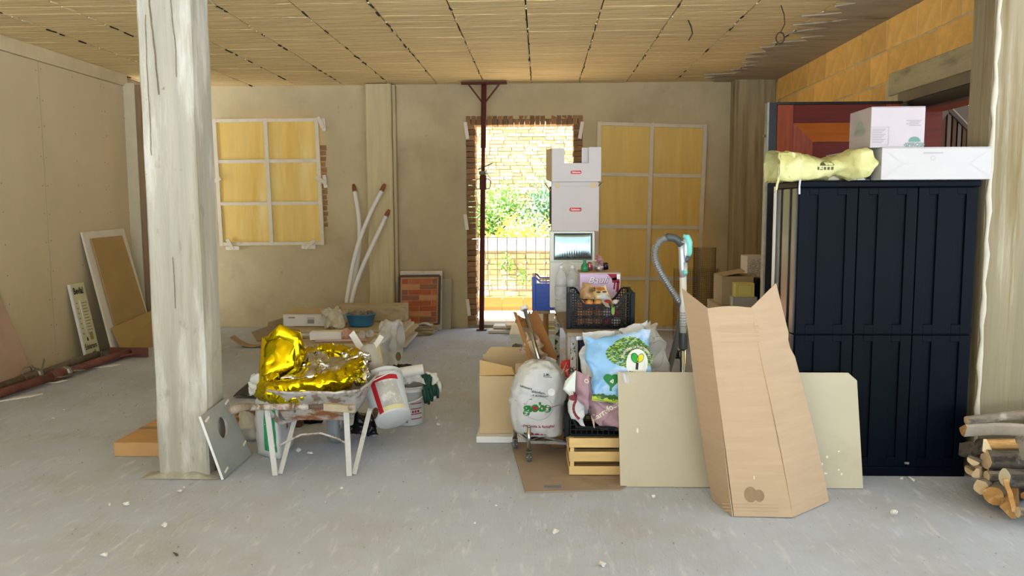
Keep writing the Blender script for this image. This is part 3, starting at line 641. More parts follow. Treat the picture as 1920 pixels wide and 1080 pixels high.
for z0, z1 in ((1.205, 2.07), (.205, 1.045)):
    x0, x1 = DL+.182, DR-.124; w = .14
    o1 = [(x0, z0), (x1, z0), (x1, z1), (x0, z1)]; i1 = [(x0+w, z0+w), (x1-w, z0+w), (x1-w, z1-w), (x0+w, z1-w)]
    for k in range(4):
        a, b = o1[k], o1[(k+1) % 4]; c, d = i1[(k+1) % 4], i1[k]
        q = [Vector((a[0], DY-.004, a[1])), Vector((b[0], DY-.004, b[1])), Vector((c[0], DY-.02, c[1])), Vector((d[0], DY-.02, d[1]))]
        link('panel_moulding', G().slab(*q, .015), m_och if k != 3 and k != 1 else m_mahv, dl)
    link('panel_field', G().box(x0+w+.002, x1-w-.002, DY-.016, DY-.002, z0+w+.002, z1-w-.002), m_mah, dl)
link('hinge', G().tube([(DR+.018, DY+.02, 1.9), (DR+.018, DY+.02, 2.1)], .012, 10), m_galv, dl, smooth=True)
link('lock_bolt', G().tube([(DL-.015, DY+.03, 1.98), (DL-.03, DY+.03, 1.98)], .01, 10), m_galv, dl)
m_blks = MC['blk_steel']
df = G().box(XR-.01, XR+.06, 4.52, 6.24, 2.145, 2.222).box(XR-.01, XR+.06, 6.16, 6.24, 0, 2.145)
dfo = struct('door_1', df, m_blks)
link('jamb_lining', G().box(XR+.065, XR+.26, 6.14, 6.262, 0, 2.22), m_mah, dfo)
link('head_lining', G().box(XR+.065, XR+.26, 4.55, 6.135, 2.15, 2.22), m_mahv, dfo)
m_dkw = M('dark_stair_wood', '2a1512', r=.4, var=.15)
hd = thing('wardrobe_end', 'dark red polished timber upright in the stair hall just beyond the doorway', 'panel', (3.3, 6.9, 0))
link('upright', G().box(3.15, 3.62, 7.2, 7.26, 0, 2.5), m_mah, hd); link('plinth', G().box(3.13, 3.64, 7.18, 7.28, 0, .12), m_dkw, hd)
stt = thing('stair_railing', 'dark wooden stair railing with pointed steps seen through the doorway', 'railing', (4.0, 7.0, 0))
Ys = 6.85
def WS(px, py): return W(px, py, Ys)
for i, (px, top) in enumerate(((1746, 236), (1757, 222), (1768, 207), (1780, 196), (1790, 206), (1799, 216), (1808, 226), (1817, 236), (1826, 246))):
    a = WS(px, top); link('baluster', G().box(a.x-.014, a.x+.014, Ys-.015, Ys+.015, .9, a.z), m_dkw if i % 2 else M('stair_tan', '3d2b1c'), stt)
    if i in (2, 3, 4, 5, 6): 
        for k in range(1): link('baluster', G().box(a.x+.016, a.x+.034, Ys+.03, Ys+.06, .9, a.z-.03), m_dkw, stt)
link('handrail', G().bar(WS(1741, 247), WS(1784, 193), .05, .05), m_dkw, stt)
link('handrail', G().bar(WS(1783, 193), WS(1840, 250), .06, .15), m_dkw, stt, bev=.01)
link('trim_wire', G().tube([WS(1776, 201)-Vector((0, .05, 0)), WS(1812, 238)-Vector((0, .05, 0))], .004, 6), m_galv, stt)
link('hall_light_slot', G().box(4.4, 5.3, 7.95, 8.09, 2.2, 2.5), m_hall, stt) if 0 else None
# ---------------------------------------------------------------- ceiling wires
for i, (a, b, lab) in enumerate((((1288, 40), (1291, 76), 'short bent black wire hanging from the ceiling'), ((1462, 12), (1463, 62), 'long thin wire hanging from the ceiling and ending in a loop'))):
    top = W(*a, z=ZC-.02); y_ = top.y; bt = W(*b, y=y_); t = thing('ceiling_wire', lab, 'wire', top)
    k = [top+Vector((0, 0, .03)), top.lerp(bt, .3)+Vector((.03, 0, 0)), top.lerp(bt, .65)+Vector((.035, 0, 0)), bt]
    link('wire', G().tube(k, .006 if i == 0 else .004, 6), M('wire_blk', '3a3226', r=.6, var=0), t, smooth=True)
    if i: c_ = bt-Vector((0, 0, .035)); link('loop', G().tube([c_+Vector((.03*math.cos(a_*PI/8), 0, .04*math.sin(a_*PI/8))) for a_ in range(17)], .005, 6), MC['wire_blk'], t, smooth=True)
# ---------------------------------------------------------------- black cabinet
CX0, CX1, CY0, CY1, CH, CS = 1.344, 2.278, 4.262, 4.64, 1.585, .775
cb = thing('storage_cabinet', 'tall black plastic cabinet with vertical ribbed doors against the right column', 'cabinet', ((CX0+CX1)/2, 4.45, 0))
link('carcass', G().box(CX0+.012, CX1-.004, CY0+.022, CY1, .012, CH-.035), m_cab, cb)
link('top', G().box(CX0-.004, CX1+.004, CY0-.004, CY1+.004, CH-.034, CH), m_cab, cb, bev=.006)
link('plinth', G().box(CX0, CX1, CY0+.004, CY1, .001, .052), m_cab, cb, bev=.004)
dw = (CX1-CX0-.012)/3
for tier, (z0, z1) in enumerate(((.056, CS-.004), (CS+.004, CH-.038))):
    for k in range(3):
        x0 = CX0+.006+k*dw+.003; x1 = x0+dw-.006; g = G(); yb, yf = CY0+.020, CY0
        w = x1-x0; gw = w*.16; c1_, c2_ = x0+w*.25, x0+w*.73; mt = .03
        g.box(x0, x1, yf+.012, yb, z0, z1)
        for a, b in ((x0, c1_-gw/2), (c1_+gw/2, c2_-gw/2), (c2_+gw/2, x1)): g.box(a, b, yf, yf+.0119, z0, z1)
        for c_ in (c1_, c2_): g.box(c_-gw/2+.0001, c_+gw/2-.0001, yf, yf+.0119, z0, z0+.05).box(c_-gw/2+.0001, c_+gw/2-.0001, yf, yf+.0119, z1-.05+.015, z1)
        link('door', g, m_cab, cb, bev=.0022)
    g = G().box(CX0+.006, CX0+.0119, CY0+.02, CY1-.01, z0, z1)
    for a, b in ((CY0+.02, CY0+.08), (CY0+.13, CY0+.24), (CY0+.29, CY1-.01)): g.box(CX0-.002, CX0+.0059, a, b, z0, z1)
    link('side_panel', g, M('cab_side_reflection', '3a3833', r=.3, var=.1), cb, bev=.002)  # brown-grey reflections painted into the side colour; the plastic itself is black
for x in (CX0+.006+dw, CX0+.006+2*dw): link('latch', G().box(x-.012, x+.012, CY0-.012, CY0, .072, .084), m_galv, cb, bev=.002)
link('edge_strip', G().box(CX0-.016, CX0-.004, CY1-.02, CY1, .01, CH-.02), m_pvc, cb)
# ---------------------------------------------------------------- boxes on the cabinet
def closed_box(name, label, cat, x0, x1, y0, y1, z0, z1, m, rot=0, tape=None, group=None, seam=True, tilt=0):
    c = ((x0+x1)/2, (y0+y1)/2, z0); t = thing(name, label, cat, c, group); mt = TR(*c, rot, 0, tilt); w, d, h = (x1-x0)/2, (y1-y0)/2, z1-z0
    link('body', G().box(-w, w, -d, d, 0, h-.004).xf(mt), m, t, bev=.003)
    for s in (-1, 1): link('flap', G().box(-w+.001, w-.001, min(s*.002, s*d), max(s*.002, s*d), h-.0035, h).xf(mt), m, t)
    if tape: link('tape', G().box(-w, w, -.025, .025, h, h+.0008).xf(mt), tape, t)
    return t, mt, (w, d, h)
TZ = CH+.001
t, mt, (w, d, h) = closed_box('flat_white_box', 'long flat white carton lying on the right of the cabinet top', 'box', 1.735, 2.285, 4.18, 4.54, TZ, TZ+.163, m_wbox)
ff = mt @ front(0, -d, h/2)
decal('fold_lines', cat2d(line2d([(-w+.005, -h/2+.005), (-w+.11, .0)], .002), line2d([(-w+.11, 0), (-w+.005, h/2-.01)], .002), line2d([(w-.005, -h/2+.01), (w-.11, .0)], .002), line2d([(w-.11, 0), (w-.005, h/2-.01)], .002), line2d([(-w+.11, 0), (w-.11, 0)], .0018)), ink('pale', 'b9b5b2'), t, ff)
decal('print', cat2d(rect2d(-.05,.05,-.004,.004,1), mv(ell2d(0, 0, .012, .012, r0=.8, k=1), 0, -.025)), ink('palegrey', 'a3a09e'), t, ff @ TR(-.02, .052, 0))
t, mt, (w, d, h) = closed_box('grey_box', 'small grey metallic carton between the yellow bag and the white cartons', 'box', 1.60, 1.726, 4.29, 4.60, TZ, TZ+.150, M('metal_card', 'a5a19c', r=.3, m=.4, var=.15, s=4))
link('dark_label', G().box(1.7262, 1.7272, 4.295, 4.59, TZ+.005, TZ+.145), m_blkp, t); link('corner_band', G().box(1.70, 1.7255, 4.2885, 4.2895, TZ+.004, TZ+.145), m_blkp, t)
t, mt, (w, d, h) = closed_box('white_box', 'white carton with green dome logo on top of the flat carton, turned slightly', 'box', 1.686, 1.955, 4.20, 4.50, TZ+.1640, TZ+.1640+.205, M('pinkish_card', 'b3aaac', r=.75, var=.03), rot=-.02)
ff = mt @ front(0, -d, h/2); grn = ink('green_grey', '5c8274')
def dome(s): return cat2d(ell2d(0, 0, .030*s, .026*s, 16, 1, 0, PI), mv(text2d('SPIROSI', .026*s, .0006, sx=1.05), 0, -.015*s), ell2d(0, -.015*s, .052*s, .013*s, 30, 1, r0=.93))
decal('logo', dome(1), grn, t, ff @ TR(.085, -.075, 0))
decal('print', cat2d(*[rect2d(.04+(i % 2)*.015, .115-(i % 3)*.006, .0-i*.008+.03, .003-i*.008+.03, 1) for i in range(4)]), ink('greytext', '8b8688'), t, ff @ TR(.0, .0, 0))
decal('print_frame', cat2d(line2d([(-.135, -.09), (-.045, -.09), (-.045, -.0), (-.135, -.0), (-.135, -.09)], .0016), *[rect2d(-.128, -.06-(i % 3)*.008, -.012-i*.0085, -.009-i*.0085, 1) for i in range(9)]), ink('greytext', ''), t, ff)
fl_ = mt @ Matrix.Translation((-w, 0, h/2)) @ Matrix.Rotation(-PI/2, 4, 'Z') @ Matrix.Rotation(PI/2, 4, 'X')
decal('logo', dome(1.5), ink('pale_green', '94a89c'), t, fl_ @ TR(0, .01, 0))
# yellow bag with a box in it
yb_ = thing('yellow_bag', 'translucent pale yellow plastic bag wrapped round a box at the left of the cabinet top', 'bag', (1.43, 4.35, TZ))
m_yel = M('yellow_film', 'd6d38e', r=.25, var=.04, alpha=.8, b=1.0, bs=9, sp=.7)
link('wrapped_box', G().box(1.31, 1.60, 4.33, 4.58, TZ+.002, TZ+.10), M('pale_in', 'd6cfb0', var=.05), yb_, bev=.003)
g = G(); 
def yfn(u, v):
    a = 2*PI*v; x = 1.235+u*.475
    hh = .084+.012*math.sin(u*6.2+.6)-(.022*max(0, math.sin((u-.33)*7)) if .33 < u < .75 else 0); hz = TZ+.070-.015*math.sin(u*5)
    if u > .92: hh *= max(.1, (1-u)/.08*.9+.1)
    dd = .15*(1 if u < .9 else max(.15, (1-u)*10))
    yc = 4.39 if x < 1.56 else 4.39-.16*min(1, (x-1.56)/.06); dd = dd if x < 1.56 else dd-(dd-.05)*min(1, (x-1.56)/.06)
    return (x, yc+dd*math.copysign(abs(math.cos(a))**.7, math.cos(a))*1.0-.02, max(TZ+.006, hz+hh*math.copysign(abs(math.sin(a))**.8, math.sin(a))))
g.grid(yfn, 44, 40); g.crumple(.020, 8, 3).crumple(.014, 20, 6); ybv = g.bvh(); link('film', g, m_yel, yb_, smooth=True)
hg = G().grid(lambda u, v: (1.24-.03*math.sin(u*3)+.10*u-.03*v*(1-u), 4.245-.015*math.sin(u*9)-.01*v, TZ+.135-v*(.20-.11*u)), 14, 14).crumple(.03, 12, 8); link('loose_mouth', hg, m_yel, yb_, smooth=True)
link('tie', G().tube([(1.35, 4.245, TZ+.02), (1.345, 4.243, TZ-.03), (1.347, 4.245, TZ-.07)], .005, 6), m_wbag, yb_)
decal('print', cat2d(ell2d(0, 0, .035, .025, 14, 1, 0, PI), *[rect2d(-.05+k*.018, -.038+k*.018, -.022, -.006, 1) for k in range(5)]), ink('olivedk', '4a5028'), yb_, front(1.475, 4.2, TZ+.075), ybv)
# ---------------------------------------------------------------- big panel, folded cardboard
m_mdf = M('pale_board', 'bbb299', r=.7, var=.05, s=2, b=.08, bs=40, layers=[('aaa084', 2.2, .52, .75, (1, 1, 1)), ('948a6a', 16, .70, .78, (1, 1, 1))])
pb = [W(1163, 914, 4.06), W(1619, 912, 4.06), W(1606, 707, 4.235), W(1158, 702, 4.235)]
pb[0].z = pb[1].z = .004; pb[3].z = pb[2].z = .575
T = thing('wide_panel', 'wide pale panel leaning on the black cabinet and the crates, partly hidden by the cardboard', 'board', ((pb[0]+pb[1])/2))
cc = [pb[0], pb[1], pb[2]-Vector((0, 0, .0)), pb[2]-Vector((.04, 0, -.003)), pb[3]]; n_ = (pb[1]-pb[0]).cross(pb[3]-pb[0]).normalized()
cc[2] = bil(pb, 1, .93); cc[3] = bil(pb, .965, 1.0)
g = G(); g.v = [v for v in cc]+[v-n_*.016 for v in cc]; g.f = [(0, 1, 2, 3, 4), (9, 8, 7, 6, 5)]+[((i+1) % 5, i, i+5, (i+1) % 5+5) for i in range(5)]
link('sheet', g, m_mdf, T, bev=.002)
fp = fr3(pb)
rd = random.Random(4)
decal('paint_spots', cat2d(*[ell2d(.48+rd.uniform(-.07, .05), rd.uniform(-.24, -.08), rd.uniform(.003, .007), rd.uniform(.003, .008), 8, 1) for _ in range(7)], ell2d(-.53, -.01, .006, .014, 8, 1)), m_white, T, fp)
link('tape_scrap', G().grid(lambda u, v: tuple(fp @ Vector((-.60+u*.055-.01*v, .245+v*.05-.02*u, .004+.008*math.sin(u*6)))), 6, 4), m_wbag, T, solid=.001)
def cpt(px, py, y=None, z=None): return W(px, py, y=y, z=z)
B = [W(1336, 937, z=.003), W(1376, 968, z=.003), W(1486, 970, z=.003), W(1552, 940, z=.003)]
Tt = [W(1277, 541, 4.16), W(1326, 578, 4.00), W(1409, 577, 4.00), W(1455, 531, 4.17)]
fc = thing('folded_cardboard', 'tall sheet of brown cardboard folded in three, standing in front of the wide panel', 'cardboard', (B[1]+B[2])/2)
def wing(a, b, c, d, nm, bend=None, topw=0):
    a, b, c, d = map(Vector, (a, b, c, d)); n = (b-a).cross(d-a).normalized()
    def f(u, v):
        p = bil((a, b, c, d), u, v); p = p+n*.006*math.sin(v*5+u)
        if bend: p = p+bend(u, v, n)
        return p
    g = G().grid(f, 10, 26)
    for v in g.v: v.z = max(.002, v.z)
    o = link(nm, g, m_card, fc, smooth=False, solid=.005); return g
wing(B[0], B[1], Tt[1], Tt[0], 'left_flap')
gc = wing(B[1], B[2], Tt[2], Tt[1], 'middle_panel', lambda u, v, n: Vector((0, 0, .010*math.sin(PI*u) if v > .99 else 0))+n*.004*math.sin(v*60)*(v > .86))
wing(B[2], B[3], W(1455, 531, 4.17), Tt[2], 'right_flap', lambda u, v, n: Vector((.055*u*math.sin(PI*min(1, max(0, (v-.55)/.45)))*-1 if False else (-.012*u if abs(v-.72) < .04 else 0), 0, 0)) + Vector((.012, 0, 0))*u*math.sin(PI*v))
fm_ = fr3([B[1], B[2], Tt[2], Tt[1]])
bvc = gc.bvh()
decal('damp_stain', cat2d(ell2d(.0, -.40, .030, .036, 20, 3), ell2d(.040, -.405, .024, .028, 20, 3), ell2d(.02, -.40, .03, .022, 12, 2)), M('stain', '937a5c', r=.8, var=.12, s=20), fc, fm_, bvc, .004)
for y in (-.475, -.46, -.445, .33, .36, .38, .40, .41): decal('crease', rect2d(-.135, .125, y-.0012, y+.0012, 8) if y < 0 else rect2d(-.105, .085, y-.0010, y+.0010, 8), M('crease', 'a89074', var=.1), fc, fm_, bvc, .0035)
decal('fold_tear', rect2d(.018, .022, -.33, -.315, 1), m_white, fc, fm_, bvc, .004)
# ---------------------------------------------------------------- cardboard sheet on the floor under crate and cart
fs_ = [W(985, 925, z=0), W(1162, 921, z=0), Vector((.55, 4.20, 0)), Vector((.55, 4.95, 0)), Vector((-.20, 4.95, 0))]
g = G(); g.v = [Vector((p.x, p.y, .009)) for p in fs_]+[Vector((p.x, p.y, .003)) for p in fs_]; g.f = [(0, 1, 2, 3, 4), (9, 8, 7, 6, 5)]+[(i, i+5, (i+1) % 5+5, (i+1) % 5)[::-1] for i in range(5)]
fcs = thing('floor_cardboard', 'flat grey brown cardboard sheet lying on the floor under the wooden crate', 'cardboard', (.2, 4.4, .003))
link('sheet', g, M('floor_card', '9c8a78', r=.85, var=.06, s=3, layers=[('7f7062', 2, .55, .75, (1, 1, 1))]), fcs)
a = W(1036, 912, z=.01); link('blue_patch', G().box(a.x-.045, a.x+.045, a.y-.02, a.y+.02, .0092, .0098), M('bluegrey', '6f7884', var=.05), fcs)
# ---------------------------------------------------------------- wooden crate
def wood_crate(x0, x1, y0, y1, z0, h, rot):
    c = ((x0+x1)/2, (y0+y1)/2, z0); t = thing('wooden_crate', 'low slatted wooden crate on the floor cardboard under the black crate', 'crate', c); mt = TR(*c, rot); w, d = (x1-x0)/2, (y1-y0)/2
    mw = M('crate_wood', 'd8b679', r=.75, var=.1, s=4, st=(1, 6, 6), layers=[('b98c4c', 3, .58, .8, (1, 8, 8))])
    L = lambda n, *b: link(n, G().box(*b).xf(mt), mw, t, bev=.002)
    for i, (a, b) in enumerate(((.004, .052), (.078, .132), (.155, .207))):
        for s in (-1, 1):
            L('slat', -w, w, s*d-.004 if s > 0 else -d, s*d if s > 0 else -d+.004, a, b)
            L('slat', s*w-.004 if s > 0 else -w, s*w if s > 0 else -w+.004, -d+.0045, d-.0045, a, b)
    for sx in (-1, 1):
        for sy in (-1, 1): L('corner_post', sx*(w-.016)-.011, sx*(w-.016)+.011, sy*(d-.016)-.011, sy*(d-.016)+.011, .004, .206)
    for i in range(4): L('floor_slat', -w+.005, w-.005, -d+.03+i*.085, -d+.09+i*.085, .006, .012)
    return t
wood_crate(.150, .62, 4.215, 4.53, .010, .24, .02)
# ---------------------------------------------------------------- plastic lattice crates
def lattice(g, x0, x1, z0, z1, y, nx, nz, bw=.005, topf=None):
    for i in range(nx+1):
        x = x0+(x1-x0)*i/nx; zt = topf(x) if topf else z1; g.box(x-bw/2, x+bw/2, y-.003, y+.003, z0, zt)
    for j in range(nz+1):
        z = z0+(z1-z0)*j/nz
        if topf:
            runs = []; k = 0; cur = None
            for i in range(41):
                x = x0+(x1-x0)*i/40
                if topf(x) >= z-.001: cur = (cur[0] if cur else x, x)
                elif cur: runs.append(cur); cur = None
            if cur: runs.append(cur)
            for a, b in runs:
                if b > a: g.box(a, b, y-.0026, y+.0026, z-bw/2, z+bw/2)
        else: g.box(x0, x1, y-.0026, y+.0026, z-bw/2, z+bw/2)
def pcrate(label, mt, w, d, h, mid, m, loc, nx=16, nz=9, solid=0, name='plastic_crate', group=None, flat=.24):
    t = thing(name, label, 'crate', loc, group)
    def tf(x):
        u = abs(x)/w; return mid if u < 1-2*flat else mid+(h-mid)*min(1, (u-(1-2*flat))/(flat*1.1))
    for s in (-1, 1):
        g = G(); lattice(g, -w+.02, w-.02, .012, h-.01, s*d, nx, nz, topf=lambda x: tf(x)-.01)
        P = [(-w+2*w*i/40, s*d, tf(-w+2*w*i/40)-.006) for i in range(41)]
        for a, b in zip(P, P[1:]): g.bar(a, b, .014, .012)
        link('front_panel' if s < 0 else 'back_panel', g.xf(mt), m, t)
        g = G(); lattice(g, -d+.02, d-.02, .012, h-.012, 0, max(6, nx//2), nz); g.box(-d, d, -.007, .007, h-.014, h); g.xf(Matrix.Translation((s*w, 0, 0)) @ Matrix.Rotation(PI/2, 4, 'Z'))
        link('end_panel', g.xf(mt), m, t)
    for sx in (-1, 1):
        for sy in (-1, 1): link('corner_post', G().box(sx*w-.013, sx*w+.013, sy*d-.013, sy*d+.013, 0, h).xf(mt), m, t, bev=.003)
    g = G(); g.box(-w, w, -d, d, .001, .007)
    link('base', g.xf(mt), m, t); return t
pcrate('black plastic lattice crate sitting on the wooden crate, full of bags', TR(.37, 4.385, .2190, -.03), .225, .150, .125, .058, m_blkp, (.37, 4.385, .2190), 14, 4, flat=.12)
# ---------------------------------------------------------------- bags in and above the crates
m_mauve = M('mauve_bag', 'a08088', r=.4, var=.06, s=5, b=.25, bs=10)
def sheetbag(name, label, c, t, m, seed, amp=.03, sc=6, n=30, back=None, pw=.5, part='film'):
    c = [Vector(q) for q in c]; T = thing(name, label, 'bag', c[0]); g = pillow(c, t, n, amp, sc, seed, pw, back); link(part, g, m, T, smooth=True); return T, g, fr3(c)
cm = [W(1122, 806, 4.25), W(1215, 815, 4.25), W(1200, 712, 4.36), W(1066, 700, 4.36)]
Tm, gm, fm2 = sheetbag('shopping_bag', 'crumpled mauve shopping bag with white lettering in the lower black crate', cm, .055, m_mauve, 11, .05, 7, back=.09)
bm_ = gm.bvh()
decal('lettering', text2d('Carrefour', .042, .0008), m_white, Tm, front(W(1136, 776, 4.2).x, 4.1, W(1136, 776, 4.2).z) @ TR(0, 0, 0, .60), bm_)
decal('lettering', text2d('EXPRESS', .014), m_white, Tm, front(W(1150, 790, 4.2).x, 4.1, W(1150, 790, 4.2).z) @ TR(0, 0, 0, .62), bm_) if 0 else None
decal('swirl', cat2d(line2d([(.10*math.cos(a)-.06, .10*math.sin(a)*.8+.01) for a in [2.2+i*.22 for i in range(9)]], .014), ell2d(-.16, .065, .024, .016, 12, 2)), ink('wine', '6e1420'), Tm, front(W(1130, 760, 4.2).x, 4.1, W(1130, 760, 4.2).z), bm_)
c_ = [W(1090, 780, 4.26), W(1120, 742, 4.27), W(1108, 700, 4.30), W(1078, 692, 4.31)]
Tm2, g2, f2 = sheetbag('folded_bag', 'folded mauve and white carton sleeve beside the blue printed bag', [W(1078, 748, 4.22), W(1103, 770, 4.20), W(1103, 704, 4.20), W(1078, 692, 4.24)], .012, m_mauve, 12, .015, 9, 14)
decal('ring_print', ell2d(0, 0, .012, .010, 16, 1, r0=.7), m_white, Tm2, f2 @ TR(-.005, .05, 0), g2.bvh())
sheetbag('white_bag', 'creamy white bag between the mauve bag and the blue printed bag', [W(1075, 780, 4.34), W(1130, 770, 4.34), W(1118, 640, 4.42), W(1092, 650, 4.42)], .05, m_wbag, 14, .05, 6)
sheetbag('white_bag', 'small white bag corner hanging over the left rim of the lower black crate', [W(1068, 785, 4.235), W(1098, 800, 4.235), W(1092, 735, 4.25), W(1062, 712, 4.27)], .03, m_wbag, 15, .03, 8, 18)
g = G().slab(W(1058, 728, 4.19), W(1078, 748, 4.18), W(1080, 694, 4.22), W(1062, 712, 4.22), .02); tag(link('white_carton', g, M('mint_card', 'd5ded8', var=.03), loc=W(1058, 728, 4.19), bev=.002), 'small white folded carton at the left of the mauve sleeve', 'carton')
# blue sky printed bag
m_sky = M('sky_print', '7fb2dc', r=.25, var=.06, s=3, coat=.3, b=.2, bs=8, layers=[('c9dcef', 3.2, .50, .66, (1, 1, 2.2)), ('f0f4f8', 4.5, .60, .70, (1, 1, 2.5))])
ce_ = [W(1117, 752, 4.255), W(1222, 765, 4.255), W(1216, 617, 4.36), W(1095, 634, 4.36)]
Te, ge, fe = sheetbag('shopping_bag', 'shiny blue shopping bag printed with sky, tree and green heart above the crate', ce_, .035, m_sky, 21, .028, 6, 44, pw=.42, back=.07)
be = ge.bvh(); fe = fe @ TR(0, .036, 0)
greens = [ink('leafgreen', '5d8c2c'), ink('leaflight', 'a3bf4a'), ink('leafdark', '35602a')]
rd = random.Random(9)
for gi in range(3):
    L_ = []
    for k in range(620):
        a = rd.uniform(0, 2*PI); q = rd.random()**.6; L_.append(ell2d(.045+.125*q*math.cos(a)*(1-.25*math.sin(a)), .055+.085*q*math.sin(a), rd.uniform(.003, .009), rd.uniform(.0015, .004), 6, 1))
    decal('tree_print', cat2d(*L_), greens[gi], Te, fe, be, .0014+.0005*gi)
decal('grass_print', poly2d([(-.165, -.205), (.17, -.205), (.17, -.15), (-.165, -.185)]), ink('grassy', 'b3c43e'), Te, fe, None, .03) if 0 else None
decal('grass_print', rect2d(-.135, .16, -.225, -.200, 10), ink('grassy', 'b3c43e'), Te, fe, be, .002)
decal('hedge_print', cat2d(*[ell2d(-.12+k*.02, -.197, .014, .009+.004*(k % 3), 8, 1) for k in range(15)]), greens[2], Te, fe, be, .0024)
decal('oval_print', ell2d(.085, -.0, .060, .078, 30, 5), ink('paper', 'e6e9e2'), Te, fe, be, .0034)
decal('leaf_print', ell2d(0, 0, .019, .026, 16, 2), ink('vividgreen', '2fa83c'), Te, fe @ TR(.070, .028, 0, .45), be, .005)
decal('leaf_print', ell2d(0, 0, .015, .024, 16, 2), ink('vividyellow', 'e3df2e'), Te, fe @ TR(.101, .031, 0, -.4), be, .0054)
decal('leaf_outline', cat2d(mv(ell2d(0, 0, .021, .028, 20, 1, r0=.88), 0, 0, .45)), ink('black', ''), Te, fe @ TR(.070, .028, 0), be, .0058)
decal('leaf_outline', cat2d(mv(ell2d(0, 0, .017, .026, 20, 1, r0=.88), 0, 0, -.4)), ink('black', ''), Te, fe @ TR(.101, .031, 0), be, .0060)
decal('trunk_print', rect2d(.079, .093, -.034, .004, 2), ink('black', ''), Te, fe, be, .0056)
decal('lettering', text2d('ECOLOVE', .021, .0008, sx=.9), ink('darkgreen', '2c5a34'), Te, fe @ TR(.088, -.056, 0), be, .005)
decal('lettering', text2d('TRASFORMA LA TUA TERRA IN UN', .018, .0006, arc=.083, sx=.85), m_white, Te, fe @ TR(.083, .088, 0), be, .0052)
decal('heart_print', cat2d(ell2d(-.062, -.098, .026, .022, 18, 2), ell2d(-.022, -.094, .026, .022, 18, 2), poly2d([(-.082, -.112), (-.002, -.108), (-.038, -.150)]), rect2d(-.048, -.036, -.165, -.14, 1)), ink('heartgreen', '1f7a35'), Te, fe, be, .004)
decal('heart_mark', line2d([(-.05, -.115), (-.034, -.102), (-.034, -.122), (-.05, -.115)], .004), m_white, Te, fe, be, .0055)
# transparent bag and white content behind it
Tc, gc_, _ = sheetbag('clear_bag', 'large clear plastic bag bulging behind the blue printed bag', [W(1165, 745, 4.42), W(1254, 735, 4.46), W(1236, 612, 4.46), W(1150, 622, 4.44)], .06, m_film, 31, .09, 7, 44, back=.02, pw=.6)
b0 = len(gc_.v)
link('white_content', pillow([W(1170, 720, 4.45), W(1222, 720, 4.45), W(1212, 604, 4.46), W(1160, 622, 4.45)], .03, 20, .04, 8, 33), m_wbag, Tc, smooth=True)
link('knot', pillow([W(1196, 640, 4.46), W(1228, 645, 4.46), W(1216, 606, 4.46), W(1205, 604, 4.46)], .02, 14, .04, 12, 34), m_film, Tc, smooth=True)
sheetbag('white_bag', 'white bag top showing above the upper left corner of the blue printed bag', [W(1098, 700, 4.42), W(1150, 700, 4.42), W(1150, 622, 4.44), W(1097, 623, 4.44)], .03, m_wbag, 35, .03, 8, 20)
# ---------------------------------------------------------------- cart with the white globe bag
cx, cy = W(1008, 800, 4.5).x, 4.56
ct = thing('trolley', 'small chrome framed trolley on swivel casters carrying the white printed bag', 'trolley', (cx, cy, 0))
g = G(); z = .125; q = [(cx-.125, cy-.06), (cx+.0, cy-.11), (cx+.19, cy+.02), (cx+.04, cy+.15)]
q = [(W(965, 820, 4.62).x, 4.70), (W(992, 840, 4.48).x, 4.45), (cx+.19, 4.42), (cx+.17, 4.72)]
for i in range(4): g.bar((*q[i], z), (*q[(i+1) % 4], z), .014, .014)
g.bar((q[0][0], q[0][1], z), (q[2][0], q[2][1], z), .012, .010).bar((q[1][0], q[1][1], z), (q[3][0], q[3][1], z), .012, .010); link('frame', g, m_steel, ct)
for i, (x, y) in enumerate(q):
    link('leg_post', G().tube([(x, y, .068), (x, y, .21 if i < 2 else .13)], .012, 14).tube([(x, y, .21 if i < 2 else .13), (x, y, .222 if i < 2 else .14)], [.012, .006], 14), m_steel, ct, smooth=True)
    w_ = link('caster_fork', G().bar((x-.014, y, .07), (x-.014, y+.015, .028), .004, .022).bar((x+.014, y, .07), (x+.014, y+.015, .028), .004, .022).box(x-.016, x+.016, y-.014, y+.014, .066, .07), m_steel, ct)
    g = G().lathe([(.010, -.010), (.026, -.010), (.029, -.005), (.029, .005), (.026, .010), (.010, .010)], 20).xf(TR(x, y+.015, .0295) @ Matrix.Rotation(PI/2, 4, 'Y')); link('wheel', g, m_rubber, w_, smooth=False)
    link('hub', G().lathe([(.009, -.0125), (.009, .0125)], 12).xf(TR(x, y+.015, .0295) @ Matrix.Rotation(PI/2, 4, 'Y')), m_chrome, w_)
gb = thing('shopping_bag', 'white shopping bag with green and red globo lettering standing on the trolley', 'bag', (cx, 4.56, .134))
def R_(py, l, r, t, dy=0): 
    a, b = W(l, py, 4.47), W(r, py, 4.47); return (a.z, (a.x+b.x)/2, 4.58+dy, (b.x-a.x)/2, t)
rows = [R_(828, 992, 1040, .05), R_(824, 972, 1052, .10), R_(815, 962, 1055, .12), R_(790, 958, 1057, .13), R_(765, 957, 1062, .135), R_(740, 957, 1064, .135), R_(722, 961, 1062, .13), R_(705, 968, 1055, .115), R_(694, 976, 1046, .095), R_(688, 986, 1040, .07), R_(684, 996, 1034, .04)]
fine = []
for i in range(len(rows)-1):
    for k in range(4): fine.append(tuple(rows[i][j]*(1-k/4)+rows[i+1][j]*k/4 for j in range(5)))
fine.append(rows[-1]); g = G().loft([(a, b, c+.03, d, e) for a, b, c, d, e in fine], 72, .75).crumple(.020, 6, 41).crumple(.010, 20, 42)
for v in g.v: v.z = max(.134, v.z)
link('body', g, m_wbag, gb, smooth=True); bg_ = g.bvh()
